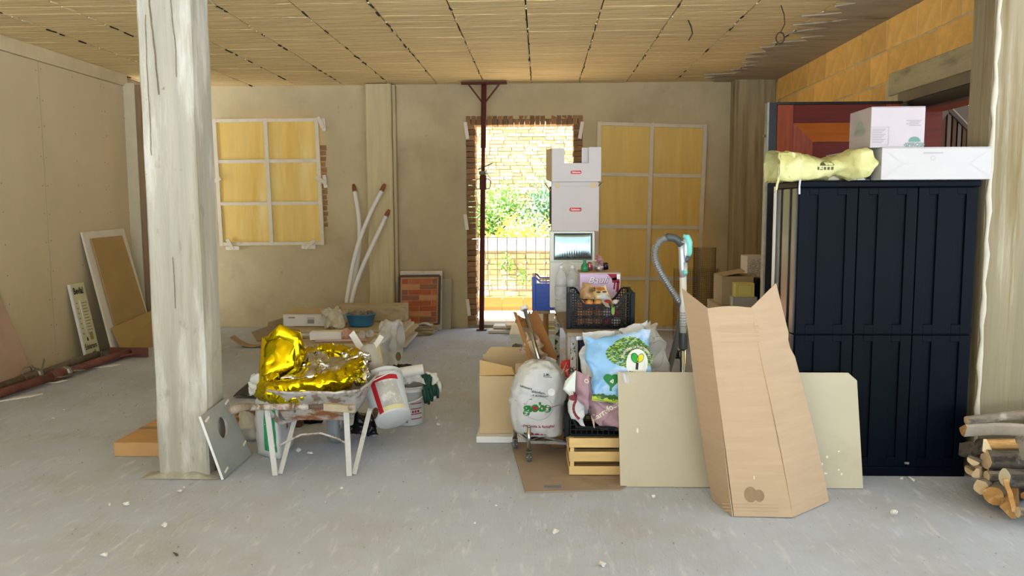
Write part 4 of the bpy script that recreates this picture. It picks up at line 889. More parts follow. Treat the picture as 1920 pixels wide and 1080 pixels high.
def GF(px, py, rot=0): a = W(px, py, 4.45); return front(a.x, 4.3, a.z) @ TR(0, 0, 0, rot)
GG = ink('globogreen', '1d7a2e'); RR = ink('globored', 'a8203a'); BKg = ink('darkgrey', '3c3f44')
decal('logo_ring', ell2d(0, 0, .081, .070, 50, 1, r0=.965), ink('silvergrey', '9a9aa2'), gb, GF(1010, 768), bg_)
decal('lettering', cat2d(mv(text2d('g', .080, .0032), -.064, .002), mv(text2d('l', .105, .0035), -.041, .012), ell2d(-.015, 0, .0225, .0235, 24, 3, r0=.45), mv(text2d('b', .072, .0035), .024, .005), mv(text2d('o', .080, .0040), .055, .004)), GG, gb, GF(1008, 768), bg_, .0022)
decal('logo_heart', ell2d(0, 0, .0125, .013, 18, 2), RR, gb, GF(1003, 768), bg_, .0028)
decal('red_line', cat2d(line2d([(-.125, .035), (-.07, .022), (0, 0), (.07, .002), (.135, .012)], .003)), RR, gb, GF(1006, 767), bg_, .0024)
decal('lettering', text2d('calzature', .020, .0004), BKg, gb, GF(986, 729, -.24), bg_, .002)
decal('lettering', text2d('abbigliam.', .021, .0004), BKg, gb, GF(1010, 738, -.18), bg_, .002)
decal('lettering', text2d('...e accessori', .020, .0004), BKg, gb, GF(1011, 744, -.10), bg_, .002)
decal('lettering', text2d('...per tutta la famiglia!', .0225, .0005, arc=-.9), ink('globowine', '9c2c4c'), gb, GF(1008, 803, -.03), bg_, .002)
decal('ladybird_print', cat2d(ell2d(-.035, 0, .026, .018, 18, 2, 0, PI), ell2d(.008, 0, .015, .010, 14, 2, 0, PI), ell2d(.037, 0, .009, .007, 12, 1, 0, PI), ell2d(.055, 0, .006, .005, 10, 1, 0, PI)), RR, gb, GF(1004, 820), bg_, .0022)
decal('ladybird_feet', cat2d(rect2d(-.068, -.01, -.003, .0, 4), rect2d(-.006, .065, -.002, 0, 4), ell2d(-.062, .007, .007, .006, 8, 1)), BKg, gb, GF(1004, 820), bg_, .0024)
decal('stamp_print', cat2d(rect2d(-.026, -.022, -.009, .011, 1), rect2d(-.02, .022, -.009, -.006, 2), rect2d(-.02, .012, 0, .003, 2), rect2d(-.012, .002, .004, .011, 1)), BKg, gb, GF(1028, 708, -.1), bg_, .002)
decal('round_sticker', ell2d(0, 0, .021, .021, 20, 2), ink('palewhite', 'eceef2'), gb, GF(1034, 738), bg_, .0026)
sheetbag('grey_bag', 'grey crumpled bag behind the right side of the white globo bag', [W(1035, 815, 4.74), W(1084, 800, 4.74), W(1078, 695, 4.76), W(1035, 683, 4.76)], .05, M('greybag', 'a5a39c', r=.5, var=.06, b=.2, bs=10), 44, .05, 6, 22)
# tube, torn cardboard, paper
tb = thing('chrome_pole', 'long shiny grey tube with a round cap standing up out of the torn cardboard', 'pole', W(1022, 690, 4.72))
p0, p1 = W(1024, 720, 4.74), W(983, 578, 4.98)
link('tube', G().tube([p0, p1], .0135, 16), m_steel, tb, smooth=True); d_ = (p1-p0).normalized()
link('cap', G().tube([p1-d_*.012, p1+d_*.012], .027, 16), m_pvc, tb, bev=.003)
tc_ = thing('torn_cardboard', 'brown torn cardboard tray standing on end behind the white globo bag', 'cardboard', W(1030, 690, 4.9))
def tear(u): return .012*math.sin(u*23)+.010*math.sin(u*51)
a, b, c, d = W(1012, 712, 4.88), W(1046, 672, 4.88), W(1001, 585, 5.06), W(990, 590, 5.05)
link('side', G().grid(lambda u, v: bil((W(1016, 705, 4.9), W(1045, 672, 4.88), W(1008, 584, 5.05), W(985, 588, 5.06)), u, v)+Vector((0, 0, tear(u)*(v > .98))), 16, 16), m_carddk, tc_, solid=.006)
link('side', G().grid(lambda u, v: bil((W(996, 690, 4.80), W(1003, 688, 4.80), W(969, 586, 4.98), W(962, 584, 4.98)), u, v), 4, 10), m_carddk, tc_, solid=.006)
link('back', G().grid(lambda u, v: bil((W(1000, 690, 4.92), W(1018, 700, 4.92), W(990, 606, 5.08), W(968, 592, 5.06)), u, v)+Vector((0, 0, 1.5*tear(u)*(v > .97))), 12, 12), m_card, tc_, solid=.006)
link('torn_flap', G().grid(lambda u, v: bil((W(968, 606, 4.96), W(992, 618, 4.98), W(990, 600, 5.0), W(966, 590, 5.0)), u, v)+Vector((0, -.01*math.sin(u*5), 0)), 8, 6).crumple(.02, 20, 2), m_carddk, tc_, solid=.005)
pp_ = thing('crumpled_film', 'crumpled clear film and brown paper stuffed in the torn cardboard', 'wrap', W(1000, 680, 4.85))
link('film', pillow([W(986, 672, 4.86), W(1022, 682, 4.84), W(1010, 622, 4.94), W(980, 628, 4.94)], .03, 22, .06, 10, 51), M('brown_film', 'b0987c', r=.35, var=.15, s=8, b=.4, bs=20), pp_, smooth=True)
for i, c4 in enumerate(((( 998, 692), (1008, 690), (1006, 676), (994, 676)), ((1018, 692), (1034, 690), (1044, 676), (1024, 668)))):
    o = link('paper_scrap', G().grid(lambda u, v: bil([W(*q, 4.66+.01*i) for q in c4], u, v)+Vector((0, .02*math.sin(u*3), 0)), 6, 6), m_wbox, loc=W(*c4[0], 4.7), solid=.0012); tag(o, ('small white folded paper left of the grey tube', 'larger white folded paper right of the grey tube')[i], 'paper')
# ---------------------------------------------------------------- open cardboard box on polystyrene
po = W(893, 831, z=0); ps = link('polystyrene_slab', G().slab((po.x, po.y, .042), (-.06, po.y+.0, .042), (-.06, 5.28, .042), (po.x-.0, 5.28, .042), .04), M('styrofoam', 'e3e4e0', r=.9, var=.04, b=.3, bs=60), loc=(-.2, 5, 0), bev=.004)
tag(ps, 'white polystyrene slab on the floor under the open cardboard box', 'slab')
bx = thing('cardboard_box', 'open tan cardboard box standing left of the white globo bag', 'box', (-.21, 5.05, .045))
x0, x1, y0, y1, z0, z1 = W(899, 700, 4.90).x, -.03, 4.90, 5.22, .044, W(900, 705, 4.90).z
link('front_wall', G().box(x0, x1, y0, y0+.005, z0, z1).box(x0+.03, x1, y0-.003, y0-.0005, z0+.05, z1-.004), m_card2, bx)
link('back_wall', G().box(x0, x1, y1-.005, y1, z0, z1+.08), m_card2, bx)
link('side_wall', G().box(x0, x0+.005, y0+.0055, y1-.0055, z0, z1+.05), m_card2, bx); link('side_wall', G().box(x1-.005, x1, y0+.0055, y1-.0055, z0, z1+.04), m_card2, bx)
link('bottom', G().box(x0+.006, x1-.006, y0+.006, y1-.006, z0, z0+.005), m_card2, bx)
link('flap', G().slab((x0, y0+.01, z1+.0), (x0+.22, y0+.04, z1-.0), (x0+.20, y0+.06, z1+.045), (x0, y0+.035, z1+.095), .005), M('card_wood', 'c9a872', var=.08, s=3, st=(1, 1, 10)), bx)
link('flap', G().slab((x0+.01, y1, z1+.075), (x1-.02, y1, z1+.075), (x1-.05, y1+.06, z1+.115), (x0+.05, y1+.05, z1+.12), .005), m_card2, bx)
link('flap', G().slab((x1-.13, y0+.05, z1+.01), (x1, y0+.03, z1+.0), (x1+.01, y0+.06, z1+.075), (x1-.13, y0+.10, z1+.06), .005), m_card, bx)
db = [W(952, 668, 5.75), W(998, 668, 5.75), W(992, 634, 5.8), W(962, 636, 5.8)]
Td, _, _ = sheetbag('bin_bag', 'dark grey bin bag bulging behind the open cardboard box', [Vector((-.235, 5.6, .19)), Vector((-.02, 5.6, .19)), Vector((-.04, 5.62, .49)), Vector((-.21, 5.62, .47))], .13, M('bin_film', '4b5157', r=.28, var=.2, s=5, sp=.7, b=.4, bs=10), 61, .05, 6, 30, pw=.35)
link('lower_part', pillow([Vector((-.26, 5.6, .01)), Vector((.02, 5.6, .01)), Vector((0, 5.6, .30)), Vector((-.24, 5.6, .30))], .15, 20, .03, 5, 62, .3), MC['bin_film'], Td, smooth=True)
# ---------------------------------------------------------------- pale tub with stacked sheets behind, offcuts at the threshold
tu = thing('storage_tub', 'pale grey plastic tub behind the torn cardboard holding flattened cartons', 'tub', (-.10, 7.1, 0))
a, b = W(958, 626, 6.9), W(1043, 626, 6.9)
link('tub', G().add([(a.x+.04, 6.95, .002), (b.x-.04, 6.95, .002), (b.x-.04, 7.35, .002), (a.x+.04, 7.35, .002), (a.x, 6.9, a.z), (b.x, 6.9, a.z), (b.x, 7.42, a.z), (a.x, 7.42, a.z)], [(3, 2, 1, 0), (4, 5, 6, 7), (0, 1, 5, 4), (1, 2, 6, 5), (2, 3, 7, 6), (3, 0, 4, 7)]), M('tub_grey', 'c3c6bb', r=.5, var=.04), tu, bev=.01)
link('rim', G().box(a.x-.015, b.x+.015, 6.885, 7.435, a.z-.03, a.z-.002).box(a.x-.0, b.x+.0, 6.884, 6.89, a.z-.2, a.z-.03), MC['tub_grey'], tu, bev=.004)
cl_ = [M('ctn_a', 'c9b79a'), M('ctn_b', 'e0dcd2'), M('ctn_c', '9db04a'), M('ctn_d', 'd8c9a0'), M('ctn_e', 'b5a58a')]
for i in range(7):
    o = link('flattened_carton', G().box(-.02+random.uniform(-.02, .02), b.x-.01, 6.92, 7.38, a.z+.001+i*.018, a.z+.0165+i*.018, rot=random.uniform(-.04, .04)), cl_[i % 5], loc=(.1, 7.1, a.z+i*.018), bev=.002)
    tag(o, ('lowest', 'second lowest', 'third from the bottom', 'middle', 'third from the top', 'second highest', 'topmost')[i]+' flattened carton stacked on the pale tub', 'carton', 'flattened cartons on the tub')
off = [((915, 612), (990, 610), .035, 9.2), ((925, 606), (985, 603), .03, 9.3), ((948, 602), (972, 600), .06, 9.15)]
for i, (p, r_, th_, y_) in enumerate(off):
    a, b = W(*p, y_), W(*r_, y_); zb = max(.003, a.z-.0) if i == 0 else None
    z = (.003, .040, .072)[i]; o = link('insulation_offcut', G().box(a.x, b.x, y_, y_+.22, z, z+.03, rot=(.03, -.05, .1)[i]), (m_white, M('styrofoam', ''), M('crumple_tan', 'd9c2a0', var=.1, b=.5, bs=30))[i], loc=(a.x, y_, z), bev=.004)
    tag(o, ('long white offcut lying lowest at the foot of the doorway', 'white offcut lying second in the pile at the doorway', 'small tan offcut on top of the pile at the doorway')[i], 'offcut')
# ---------------------------------------------------------------- table with frame
tx = thing('work_table', 'narrow old table with wooden top and paint speckled steel legs behind the bags', 'table', (.5, 5.2, 0))
TZ2 = .745; tp = [Vector((.146, 4.50)), Vector((.56, 4.50)), Vector((.54, 6.15)), Vector((.075, 6.15))]
m_spk = M('speckled_steel', 'b9b5ac', r=.7, var=.2, s=30, layers=[('2e2c2a', 26, .50, .56, (1, 1, 1))])
m_top = M('table_top', '8d7f68', r=.75, var=.12, s=4, st=(6, 1, 1), layers=[('6e624e', 3, .55, .7, (6, 1, 1))])
for k in range(4):
    u0, u1 = k/4+.002, (k+1)/4-.002; e = lambda u, f: tp[0].lerp(tp[1], u) if f else tp[3].lerp(tp[2], u)
    g = G().hexa([(*e(u0, 1), TZ2-.022), (*e(u1, 1), TZ2-.022), (*e(u1, 0), TZ2-.022), (*e(u0, 0), TZ2-.022), (*e(u0, 1), TZ2), (*e(u1, 1), TZ2), (*e(u1, 0), TZ2), (*e(u0, 0), TZ2)]); link('top_board', g, m_top, tx, bev=.003)
for x, y in ((.19, 4.62), (.115, 5.5), (.53, 4.62), (.51, 6.05)): link('leg', G().box(x-.017, x+.017, y-.017, y+.017, .002, TZ2-.023), m_spk, tx, bev=.002)
link('apron', G().bar((.19, 4.62, TZ2-.045), (.53, 4.62, TZ2-.045), .02, .03).bar((.19, 4.62, TZ2-.045), (.115, 5.5, TZ2-.045), .02, .03), m_steel, tx)
o = closed_box('navy_box', 'navy blue box standing under the front edge of the table', 'box', .235, .60, 4.70, 5.0, .26, .715, M('navy', '16204f', r=.5, var=.05))[0]
o = closed_box('support_box', 'plain brown box on the floor carrying the navy box under the table', 'box', .20, .62, 4.68, 5.05, .004, .258, m_card)[0]
closed_box('pale_box', 'pale pinkish carton under the table seen between its left legs', 'box', .165, .222, 4.80, 5.2, .34, .675, M('palepink', 'd8cbc2', var=.05))
closed_box('support_carton', 'brown carton on the floor below the pale pinkish carton', 'box', .06, .190, 4.74, 5.2, .004, .338, m_carddk)
cn = W(1060, 694, 4.62); cn_t = thing('snack_packet', 'small red and white crumpled packet beside the table leg', 'packet', cn)
gp_ = pillow([cn+Vector((-.028, 0, -.05)), cn+Vector((.025, 0, -.05)), cn+Vector((.028, .02, .05)), cn+Vector((-.02, .02, .05))], .02, 14, .02, 16, 5); link('wrapper', gp_, M('red_wrap', 'b9302c', r=.35, var=.05), cn_t, smooth=True)
decal('stripes', cat2d(*[mv(line2d([(-.02, -.03+k*.02), (.02, -.02+k*.02)], .006), 0, 0, .3) for k in range(4)]), m_white, cn_t, front(cn.x, 4.4, cn.z), gp_.bvh())
# upper crate with groceries
CRX, CRY = (W(1066, 600, 4.62).x+W(1190, 600, 4.62).x)/2, 4.80
pcrate('black plastic crate with cut-down front on the table, holding groceries', TR(CRX, CRY, TZ2+.001, -.03), .185, .16, .215, .145, m_blkp, (CRX, CRY, TZ2), 22, 12)
m_onion = M('brown_bread', 'c98a4a', r=.6, var=.2, s=18); m_tom = M('tomato_red', 'a83232', r=.4, var=.1); m_wht = M('onion_white', 'e0d3c4', r=.5, var=.08)
for i in range(15):
    x = CRX-.12+(i % 5)*.052; z = TZ2+.009+.030+(i//5)*.052; m = (m_onion, m_onion, m_onion, m_tom, m_wht)[i % 5] if i // 5 != 1 else (m_onion, m_onion, m_onion, m_wht, m_tom)[i % 5]
    o = link('vegetable', G().ball((x, CRY-.115+random.uniform(-.005, .005), z), .027, 12, 8, (1, 1, random.uniform(.88, 1.02))), m, loc=(x, CRY-.115, z), smooth=True)
    tag(o, {0: 'brown vegetable', 1: 'dark red vegetable', 2: 'white vegetable'}[0 if m is m_onion else 1 if m is m_tom else 2]+', '+('leftmost', 'second from left', 'in the middle', 'second from right', 'rightmost')[i % 5]+' of the '+('lowest', 'middle', 'top')[i//5]+' row in the upper black crate', 'vegetable', ('brown', 'red', 'white')[0 if m is m_onion else 1 if m is m_tom else 2]+' vegetables in the upper black crate')
bt_ = link('bread_bag', pillow([Vector((CRX-.13, 4.72, TZ2+.165)), Vector((CRX-.04, 4.70, TZ2+.165)), Vector((CRX-.05, 4.72, TZ2+.255)), Vector((CRX-.11, 4.74, TZ2+.26))], .03, 18, .02, 12, 71), M('breadbag', 'b08d62', r=.35, var=.15, s=8), loc=(CRX-.09, 4.72, TZ2+.16), smooth=True); tag(bt_, 'brown paper bread bag poking out at the left of the upper black crate', 'bag')
pk = thing('snack_bag', 'cream, red and green printed snack bag standing up in the upper black crate', 'packet', (CRX, 4.74, TZ2+.15))
gpk = pillow([Vector((CRX-.03, 4.74, TZ2+.15)), Vector((CRX+.075, 4.74, TZ2+.15)), Vector((CRX+.035, 4.77, TZ2+.245)), Vector((CRX-.055, 4.77, TZ2+.238))], .02, 22, .015, 10, 72); link('wrapper', gpk, M('creamwrap', 'ddc88e', r=.35, var=.1, s=9), pk, smooth=True); bpk = gpk.bvh()
fpk = front(CRX, 4.5, TZ2+.190)
decal('red_print', ell2d(-.045, .035, .020, .013, 12, 2), ink('redp', 'b03028'), pk, fpk, bpk); decal('orange_print', cat2d(ell2d(.0, .038, .024, .016, 14, 2)), ink('orangep', 'd8923e'), pk, fpk, bpk)
decal('label_print', mv(rect2d(-.026, .028, -.026, .024, 4), .02, -.015, -.3), ink('greyp', 'c9cbc9'), pk, fpk, bpk); decal('green_print', cat2d(ell2d(-.05, .03, .008, .022, 10, 2), ell2d(.055, -.06, .01, .03, 10, 2)), ink('greenp', '6c8a34'), pk, fpk, bpk, .002)
decal('dark_print', cat2d(ell2d(-.01, .016, .014, .005, 10, 1), ell2d(.026, .018, .014, .005, 10, 1)), ink('brownp', '5c4028'), pk, fpk, bpk, .002)
# pandoro carton
XB0, XB1 = W(1087, 560, 5.03).x, W(1163, 560, 5.03).x; zt = W(1100, 513, 5.03).z
t, mt, (w, d, h) = closed_box('cake_box', 'lilac cake carton with white script and dark red ribbon behind the upper crate', 'box', XB0, XB1, 5.03, 5.28, TZ2+.001, zt, M('lilac_card', 'd3b9da', r=.5, var=.03))
ff = mt @ front(0, -d, h/2)
decal('lettering_shadow', text2d('Bauli', .056, .0028, .35, sx=1.15), ink('mauveedge', '8c6a86'), t, ff @ TR(-.014, .103, 0), None, .001)
decal('lettering', text2d('Bauli', .056, .0004, .35, sx=1.15), ink('scriptwhite', 'f4eef2'), t, ff @ TR(-.015, .104, 0), None, .002)
rb = ink('ribbon', '8c1020')
decal('ribbon', cat2d(poly2d([(.045, h/2-.002), (.125, h/2-.002), (.125, h/2-.03), (.085, h/2-.045)]), poly2d([(.072, h/2-.03), (.118, h/2-.02), (.122, h/2-.055), (.078, h/2-.058)]), poly2d([(.088, h/2-.055), (.098, h/2-.055), (.092, h/2-.10), (.082, h/2-.098)]), poly2d([(.104, h/2-.05), (.122, h/2-.05), (.116, h/2-.125), (.100, h/2-.115)])), rb, t, ff)
decal('corner_print', rect2d(.104, .1255, h/2-.035, h/2-.004, 1), ink('scriptwhite', ''), t, ff, None, .0026)
link('top_sheet', G().box(-w-.004, w+.004, -d-.002, d, h+.0005, h+.006).xf(mt), m_card, t)
# empties on the carton
rdm = random.Random(3)
emp = [('green_bottle', 'empty green glass bottle standing on the lilac carton', 'bottle', '2a7a4a', 1096, .6), ('drink_can', 'red and pink crushed can on the lilac carton next to the green bottle', 'can', 'b05a68', 1106, .3),
       ('plastic_cup', 'clear crumpled cup in the middle of the lilac carton', 'cup', 'c5cdc8', 1113, .3), ('drink_can', 'pale silver can lying behind the clear cup on the lilac carton', 'can', 'a99aa0', 1120, .3), ('foil_wrap', 'crumpled silvery wrapping on the lilac carton', 'wrap', 'b9b0ae', 1127, .5), ('drink_can', 'dark blue lidded can at the right end of the lilac carton', 'can', '2a2440', 1137, .4), ('foil_wrap', 'pinkish crumpled wrap topmost on the lilac carton', 'wrap', 'b98f98', 1121, 1)]
for i, (nm, lab, cat, colr, px, k) in enumerate(emp):
    X = W(px, 505, 5.12).x; y_ = 5.10+(i % 3)*.055; z_ = mt.translation.z+h+.008; m = M('empty_'+str(i), colr, r=.2 if cat != 'wrap' else .3, m=.5 if cat in ('can', 'wrap') else 0, var=.1, s=20)
    if cat == 'bottle': g = G().lathe([(.02, 0), (.024, .004), (.024, .035), (.010, .055), (.009, .068), (.011, .07), (.011, .076)], 16).xf(TR(X, y_, z_))
    elif cat == 'can': g = G().lathe([(.016, 0), (.02, .004), (.02, .04), (.016, .046)], 14).xf(TR(X, y_, z_+(.022 if i == 3 else 0), .3, 1.45 if i == 3 else .0)).crumple(.01, 25, i)
    elif cat == 'cup': g = G().lathe([(.014, 0), (.022, .045), (.0205, .045), (.013, .003)], 14).xf(TR(X, y_, z_)).crumple(.008, 25, i)
    else: g = G().ball((X, y_, z_+.02), .024, 14, 10).crumple(.03, 25, i)
    zo = min(v.z for v in g.v); g.xf(Matrix.Translation((0, 0, z_-zo+.0005+(.045 if i == 6 else 0))))
    tag(link(nm, g, m, loc=(X, y_, z_), smooth=cat != 'wrap'), lab, cat)
# water bottles
m_pet = M('clear_bottle', 'dfe6ea', r=.10, var=0, alpha=.36, sp=.8); m_film2 = m_film
bp = [(.030, 0), (.040, .004), (.042, .015)]+[(.042-(.004 if k % 2 else 0), .025+k*.011) for k in range(14)]+[(.042, .19), (.041, .225), (.030, .265), (.016, .288), (.0135, .292), (.0135, .306)]
bt0 = None; k = 0
for j, y_ in enumerate((5.42, 5.51)):
    for i in range(3 if j == 0 else 3):
        x = W((1051, 1072, 1093)[i], 540, 5.42).x+.004+(0 if j == 0 else .01)*1; 
        if i == 2 and j == 0: x -= .005
        if bt0 is None:
            bt0 = thing('water_bottle', '', 'bottle', (x, y_, TZ2+.001), 'clear water bottles on the table'); link('body', G().lathe(bp, 24, (x, y_, TZ2+.001)), m_pet, bt0)
            link('cap', G().lathe([(.015, .298), (.015, .314), (.013, .316)], 16, (x, y_, TZ2+.001)), M('cap_w', 'dfe3e6', r=.4, var=0), bt0); link('label', G().lathe([(.0428, .12), (.0428, .175)], 24, (x, y_, TZ2+.001), cap=False), M('lbl', 'cfd6dc', r=.4, var=.1, s=30, alpha=.7), bt0, smooth=True); o = bt0
        else: o = copy_tree(bt0); o.location = (x, y_, TZ2+.001)
        o['label'] = ('clear water bottle ' + ('in the front row on the table, '+('leftmost', 'second from left', 'nearest the lilac carton')[i] if j == 0 else 'in the back row on the table, '+('left', 'middle', 'right')[i]))
hb = W(1062, 497, 5.45); hd_ = link('bottle_handle', G().tube([hb+Vector((-.04, 0, 0)), hb+Vector((-.02, 0, .012)), hb+Vector((.02, 0, .012)), hb+Vector((.045, 0, 0))], .004, 6), m_film, loc=hb, smooth=True); tag(hd_, 'plastic carrying handle over the necks of the water bottles', 'handle')
# appliance, steel case and white cartons stacked
ax0, ax1 = W(1031, 540, 5.65).x, W(1114, 540, 5.65).x
ap = thing('white_cabinet', 'white metal casing under the steel fronted case behind the bottles', 'appliance', ((ax0+ax1)/2, 5.8, TZ2))
z1_ = W(1050, 490, 5.65).z; z2_ = W(1050, 434, 5.65).z
link('casing', G().box(ax0, ax1, 5.65, 6.0, TZ2+.001, z1_-.004), M('enamel', 'd6d9d2', r=.4, var=.03), ap, bev=.004)
link('lid', G().box(ax0-.004, ax1+.004, 5.645, 6.005, z1_-.0035, z1_), MC['enamel'], ap)
mw_ = thing('steel_case', 'case with shiny corrugated steel front stacked under the white cartons', 'case', ((ax0+ax1)/2, 5.8, z1_))
link('shell', G().box(ax0, ax1, 5.668, 6.0, z1_+.001, z2_).box(ax0, ax0+.028, 5.645, 5.6675, z1_+.001, z2_).box(ax1-.014, ax1, 5.645, 5.6675, z1_+.001, z2_).box(ax0+.028, ax1-.014, 5.645, 5.6675, z2_-.012, z2_).box(ax0+.028, ax1-.014, 5.645, 5.6675, z1_+.001, z1_+.008), MC['enamel'], mw_, bev=.001)
pf = G().grid(lambda u, v: (ax0+.030+u*(ax1-ax0-.046), 5.664-.016*(math.sin(PI*u)**.3)*(math.sin(PI*v)**.3)-.0004*math.sin(u*100), z1_+.010+v*(z2_-z1_-.024)), 80, 14)
link('steel_front', pf, M('blue_steel', '8fa3a8', r=.16, m=1, var=.08, s=3), mw_, smooth=True)
bx0, bx1 = W(1034, 380, 5.66).x, W(1123, 380, 5.66).x; z3 = W(1050, 341, 5.66).z
mb = thing('white_carton_box', 'larger white carton with red label, lower one of the stacked pair by the doorway', 'box', ((bx0+bx1)/2, 5.8, z2_))
link('body', G().box(bx0, bx1, 5.66, 6.0, z2_+.001, z3-.03), m_gbox, mb, bev=.002); link('upper_band', G().box(bx0+.004, bx1-.004, 5.664, 5.996, z3-.0295, z3-.001), m_gbox, mb)
link('inner_edge', G().box(bx0-.012, bx0-.002, 5.7, 5.99, z2_+.05, z3-.03), M('dkcard', '4a3526', var=.1), mb)
link('flap', G().slab((bx1+.001, 5.70, z3-.03), (bx1+.035, 5.68, z3+.0), (bx1+.035, 5.95, z3+.0), (bx1+.001, 5.95, z3-.03), .004), m_card, mb)
link('flap', G().slab((bx0-.045, 5.68, z3+.0), (bx0-.002, 5.70, z3-.06), (bx0-.002, 5.95, z3-.06), (bx0-.045, 5.95, z3+.0), .004), m_card, mb)
link('tape_mark', G().box(bx0+.03, bx0+.055, 5.658, 5.6595, z3-.045, z3-.006).box(bx1-.06, bx1-.02, 5.658, 5.6595, z3-.045, z3-.006), m_card2, mb)
LR = M('label_red', 'b8242c', r=.5, var=0)
def dlabel(px, py, s, par, y): 
    p = W(px, py, y); f = front(p.x, y, p.z)
    decal('label_edge', cat2d(rect2d(-.036*s, .036*s, -.015*s, .015*s, 1), ell2d(-.036*s, 0, .008*s, .015*s, 12, 1), ell2d(.036*s, 0, .008*s, .015*s, 12, 1)), ink('pinkedge', 'e3b3b0'), par, f, None, .0006)
    decal('red_label', cat2d(rect2d(-.033*s, .033*s, -.0125*s, .0125*s, 1), ell2d(-.033*s, 0, .008*s, .0125*s, 12, 1), ell2d(.033*s, 0, .008*s, .0125*s, 12, 1)), LR, par, f, None, .0012)
    decal('lettering', text2d('Dalmonte', .0165*s, .0004, .25), ink('pinkwhite', 'f0dcdc'), par, f, None, .0018)
dlabel(1079, 393, 1.05, mb, 5.66)
tx0, tx1 = W(1035, 310, 5.66).x, W(1127, 310, 5.66).x; z4 = W(1050, 306, 5.66).z; z5 = W(1050, 278, 5.66).z
ub = thing('white_carton_tray', 'smaller open white carton with cut-out front, topmost of the stack by the doorway', 'box', ((tx0+tx1)/2, 5.8, z3))
L = lambda n, *b, m=m_gbox: link(n, G().box(*b), m, ub)
L('front_wall', tx0, tx1, 5.655, 5.660, z3+.001, z4); L('front_tab', tx0, W(1058, 300, 5.66).x, 5.655, 5.660, z4, z5); L('front_tab', W(1104, 300, 5.66).x, tx1, 5.655, 5.660, z4, z5+.006)
L('side_wall', tx0-.0, tx0+.005, 5.6605, 6.0, z3+.001, z5, m=m_card2); L('side_wall', tx1-.005, tx1, 5.6605, 6.0, z3+.001, z5); L('bottom', tx0+.006, tx1-.006, 5.6605, 6.0, z3+.001, z3+.006)
L('back_wall', tx0+.006, tx1-.006, 5.995, 6.0, z3+.007, z3+.06); L('inner_tab', W(1091, 300, 5.66).x, W(1104, 300, 5.66).x, 5.68, 5.684, z4-.02, z5+.004)
link('side_flap', G().slab((tx0-.04, 5.80, z3+.02), (tx0-.002, 5.66, z3+.0), (tx0-.002, 5.66, z5), (tx0-.04, 5.80, z5-.0), .004), m_card2, ub)
dlabel(1080, 323, .92, ub, 5.655)
# blue crate and its stool, brown carton edge
bc = pcrate('blue plastic crate on a stool at the left of the water bottles', TR(.045, 5.98, .705, .0), .095, .17, .245, .215, M('blue_plastic', '2350b8', r=.35, var=.05), (.045, 5.98, .705), 6, 6, name='blue_crate')
link('solid_wall', G().box(-.048, .135, 5.815, 5.819, .712, .90), MC['blue_plastic'], bc)
so_ = thing('stool', 'wooden stool with thin legs carrying the blue crate', 'stool', (.03, 6.0, 0)); link('seat', G().box(-.06, .07, 5.80, 6.2, .68, .704), m_top, so_, bev=.003)
for x, y in ((-.03, 5.85), (.03, 5.86), (-.03, 6.15), (.05, 6.15)): link('leg', G().box(x-.011, x+.011, y-.011, y+.011, .002, .679), m_carddk, so_)
# ---------------------------------------------------------------- vacuum wand
vx = thing('vacuum_cleaner_wand', 'white and grey vacuum wand with turquoise grip standing behind the wide panel', 'vacuum cleaner', W(1280, 800, z=.0))
Yv = 4.72; V = lambda px, py, y=Yv: W(px, py, y)
fz = V(1281, 700).x
link('lower_tube', G().tube([(fz, Yv, .03), V(1281, 622)], .0165, 18), m_steel, vx, smooth=True); link('upper_tube', G().tube([V(1281, 630), V(1281, 515)], .020, 18), m_pvc, vx, smooth=True)
for k in range(6): link('rib', G().tube([V(1281, 585+k*5.0), V(1281, 587+k*5.0)], .0212, 14), M('ribgrey', '9ea2a2', r=.4), vx) if k < 6 else 0
link('collar', G().tube([V(1281, 654), V(1281, 624)], .026, 18), M('vgrey', '4c5152', r=.35, var=0), vx, bev=.002)
link('neck', G().tube([V(1281, 520), V(1280, 505), V(1278, 470), V(1277, 452)], [.020, .022, .018, .020], 16), M('vsilver', 'b3b7b8', r=.3, m=.3), vx, smooth=True)
teal = M('turquoise', '7fd8cf', r=.3, var=0)
link('grip', G().tube([V(1281, 442), V(1288, 444), V(1292, 455), V(1293, 475), V(1291, 482)], [.012, .024, .026, .018, .010], 14, sq=.8), teal, vx, smooth=True)
link('grip_under', G().tube([V(1283, 448), V(1286, 460), V(1285, 478), V(1289, 486)], [.012, .016, .014, .016], 12), MC['vsilver'], vx, smooth=True)
link('trigger', G().tube([V(1290, 480), V(1287, 488), V(1283, 494)], [.020, .016, .010], 10), MC['vgrey'], vx, smooth=True)
link('slider', G().tube([V(1284, 492), V(1284, 512), V(1284, 516)], [.013, .013, .009], 12).xf(Matrix.Translation((0, -.014, 0))), M('vsilver', ''), vx, smooth=True)
link('button', G().tube([V(1284, 506), V(1284, 514)], [.014, .013], 12).xf(Matrix.Translation((0, -.020, 0))), teal, vx, smooth=True)
link('swivel', G().tube([V(1278, 460), V(1271, 450), V(1263, 446), V(1252, 445), V(1249, 447)], [.022, .021, .023, .024, .020], 16), MC['vgrey'], vx, smooth=True)
hp = [V(1252, 446), V(1240, 450), V(1230, 463), V(1228, 482), V(1236, 505), V(1249, 527), V(1262, 548), V(1273, 566), V(1278, 585, Yv+.05), V(1268, 640, Yv+.12), Vector((fz-.10, Yv+.15, .3)), Vector((fz-.12, Yv+.2, .08))]
sm = []
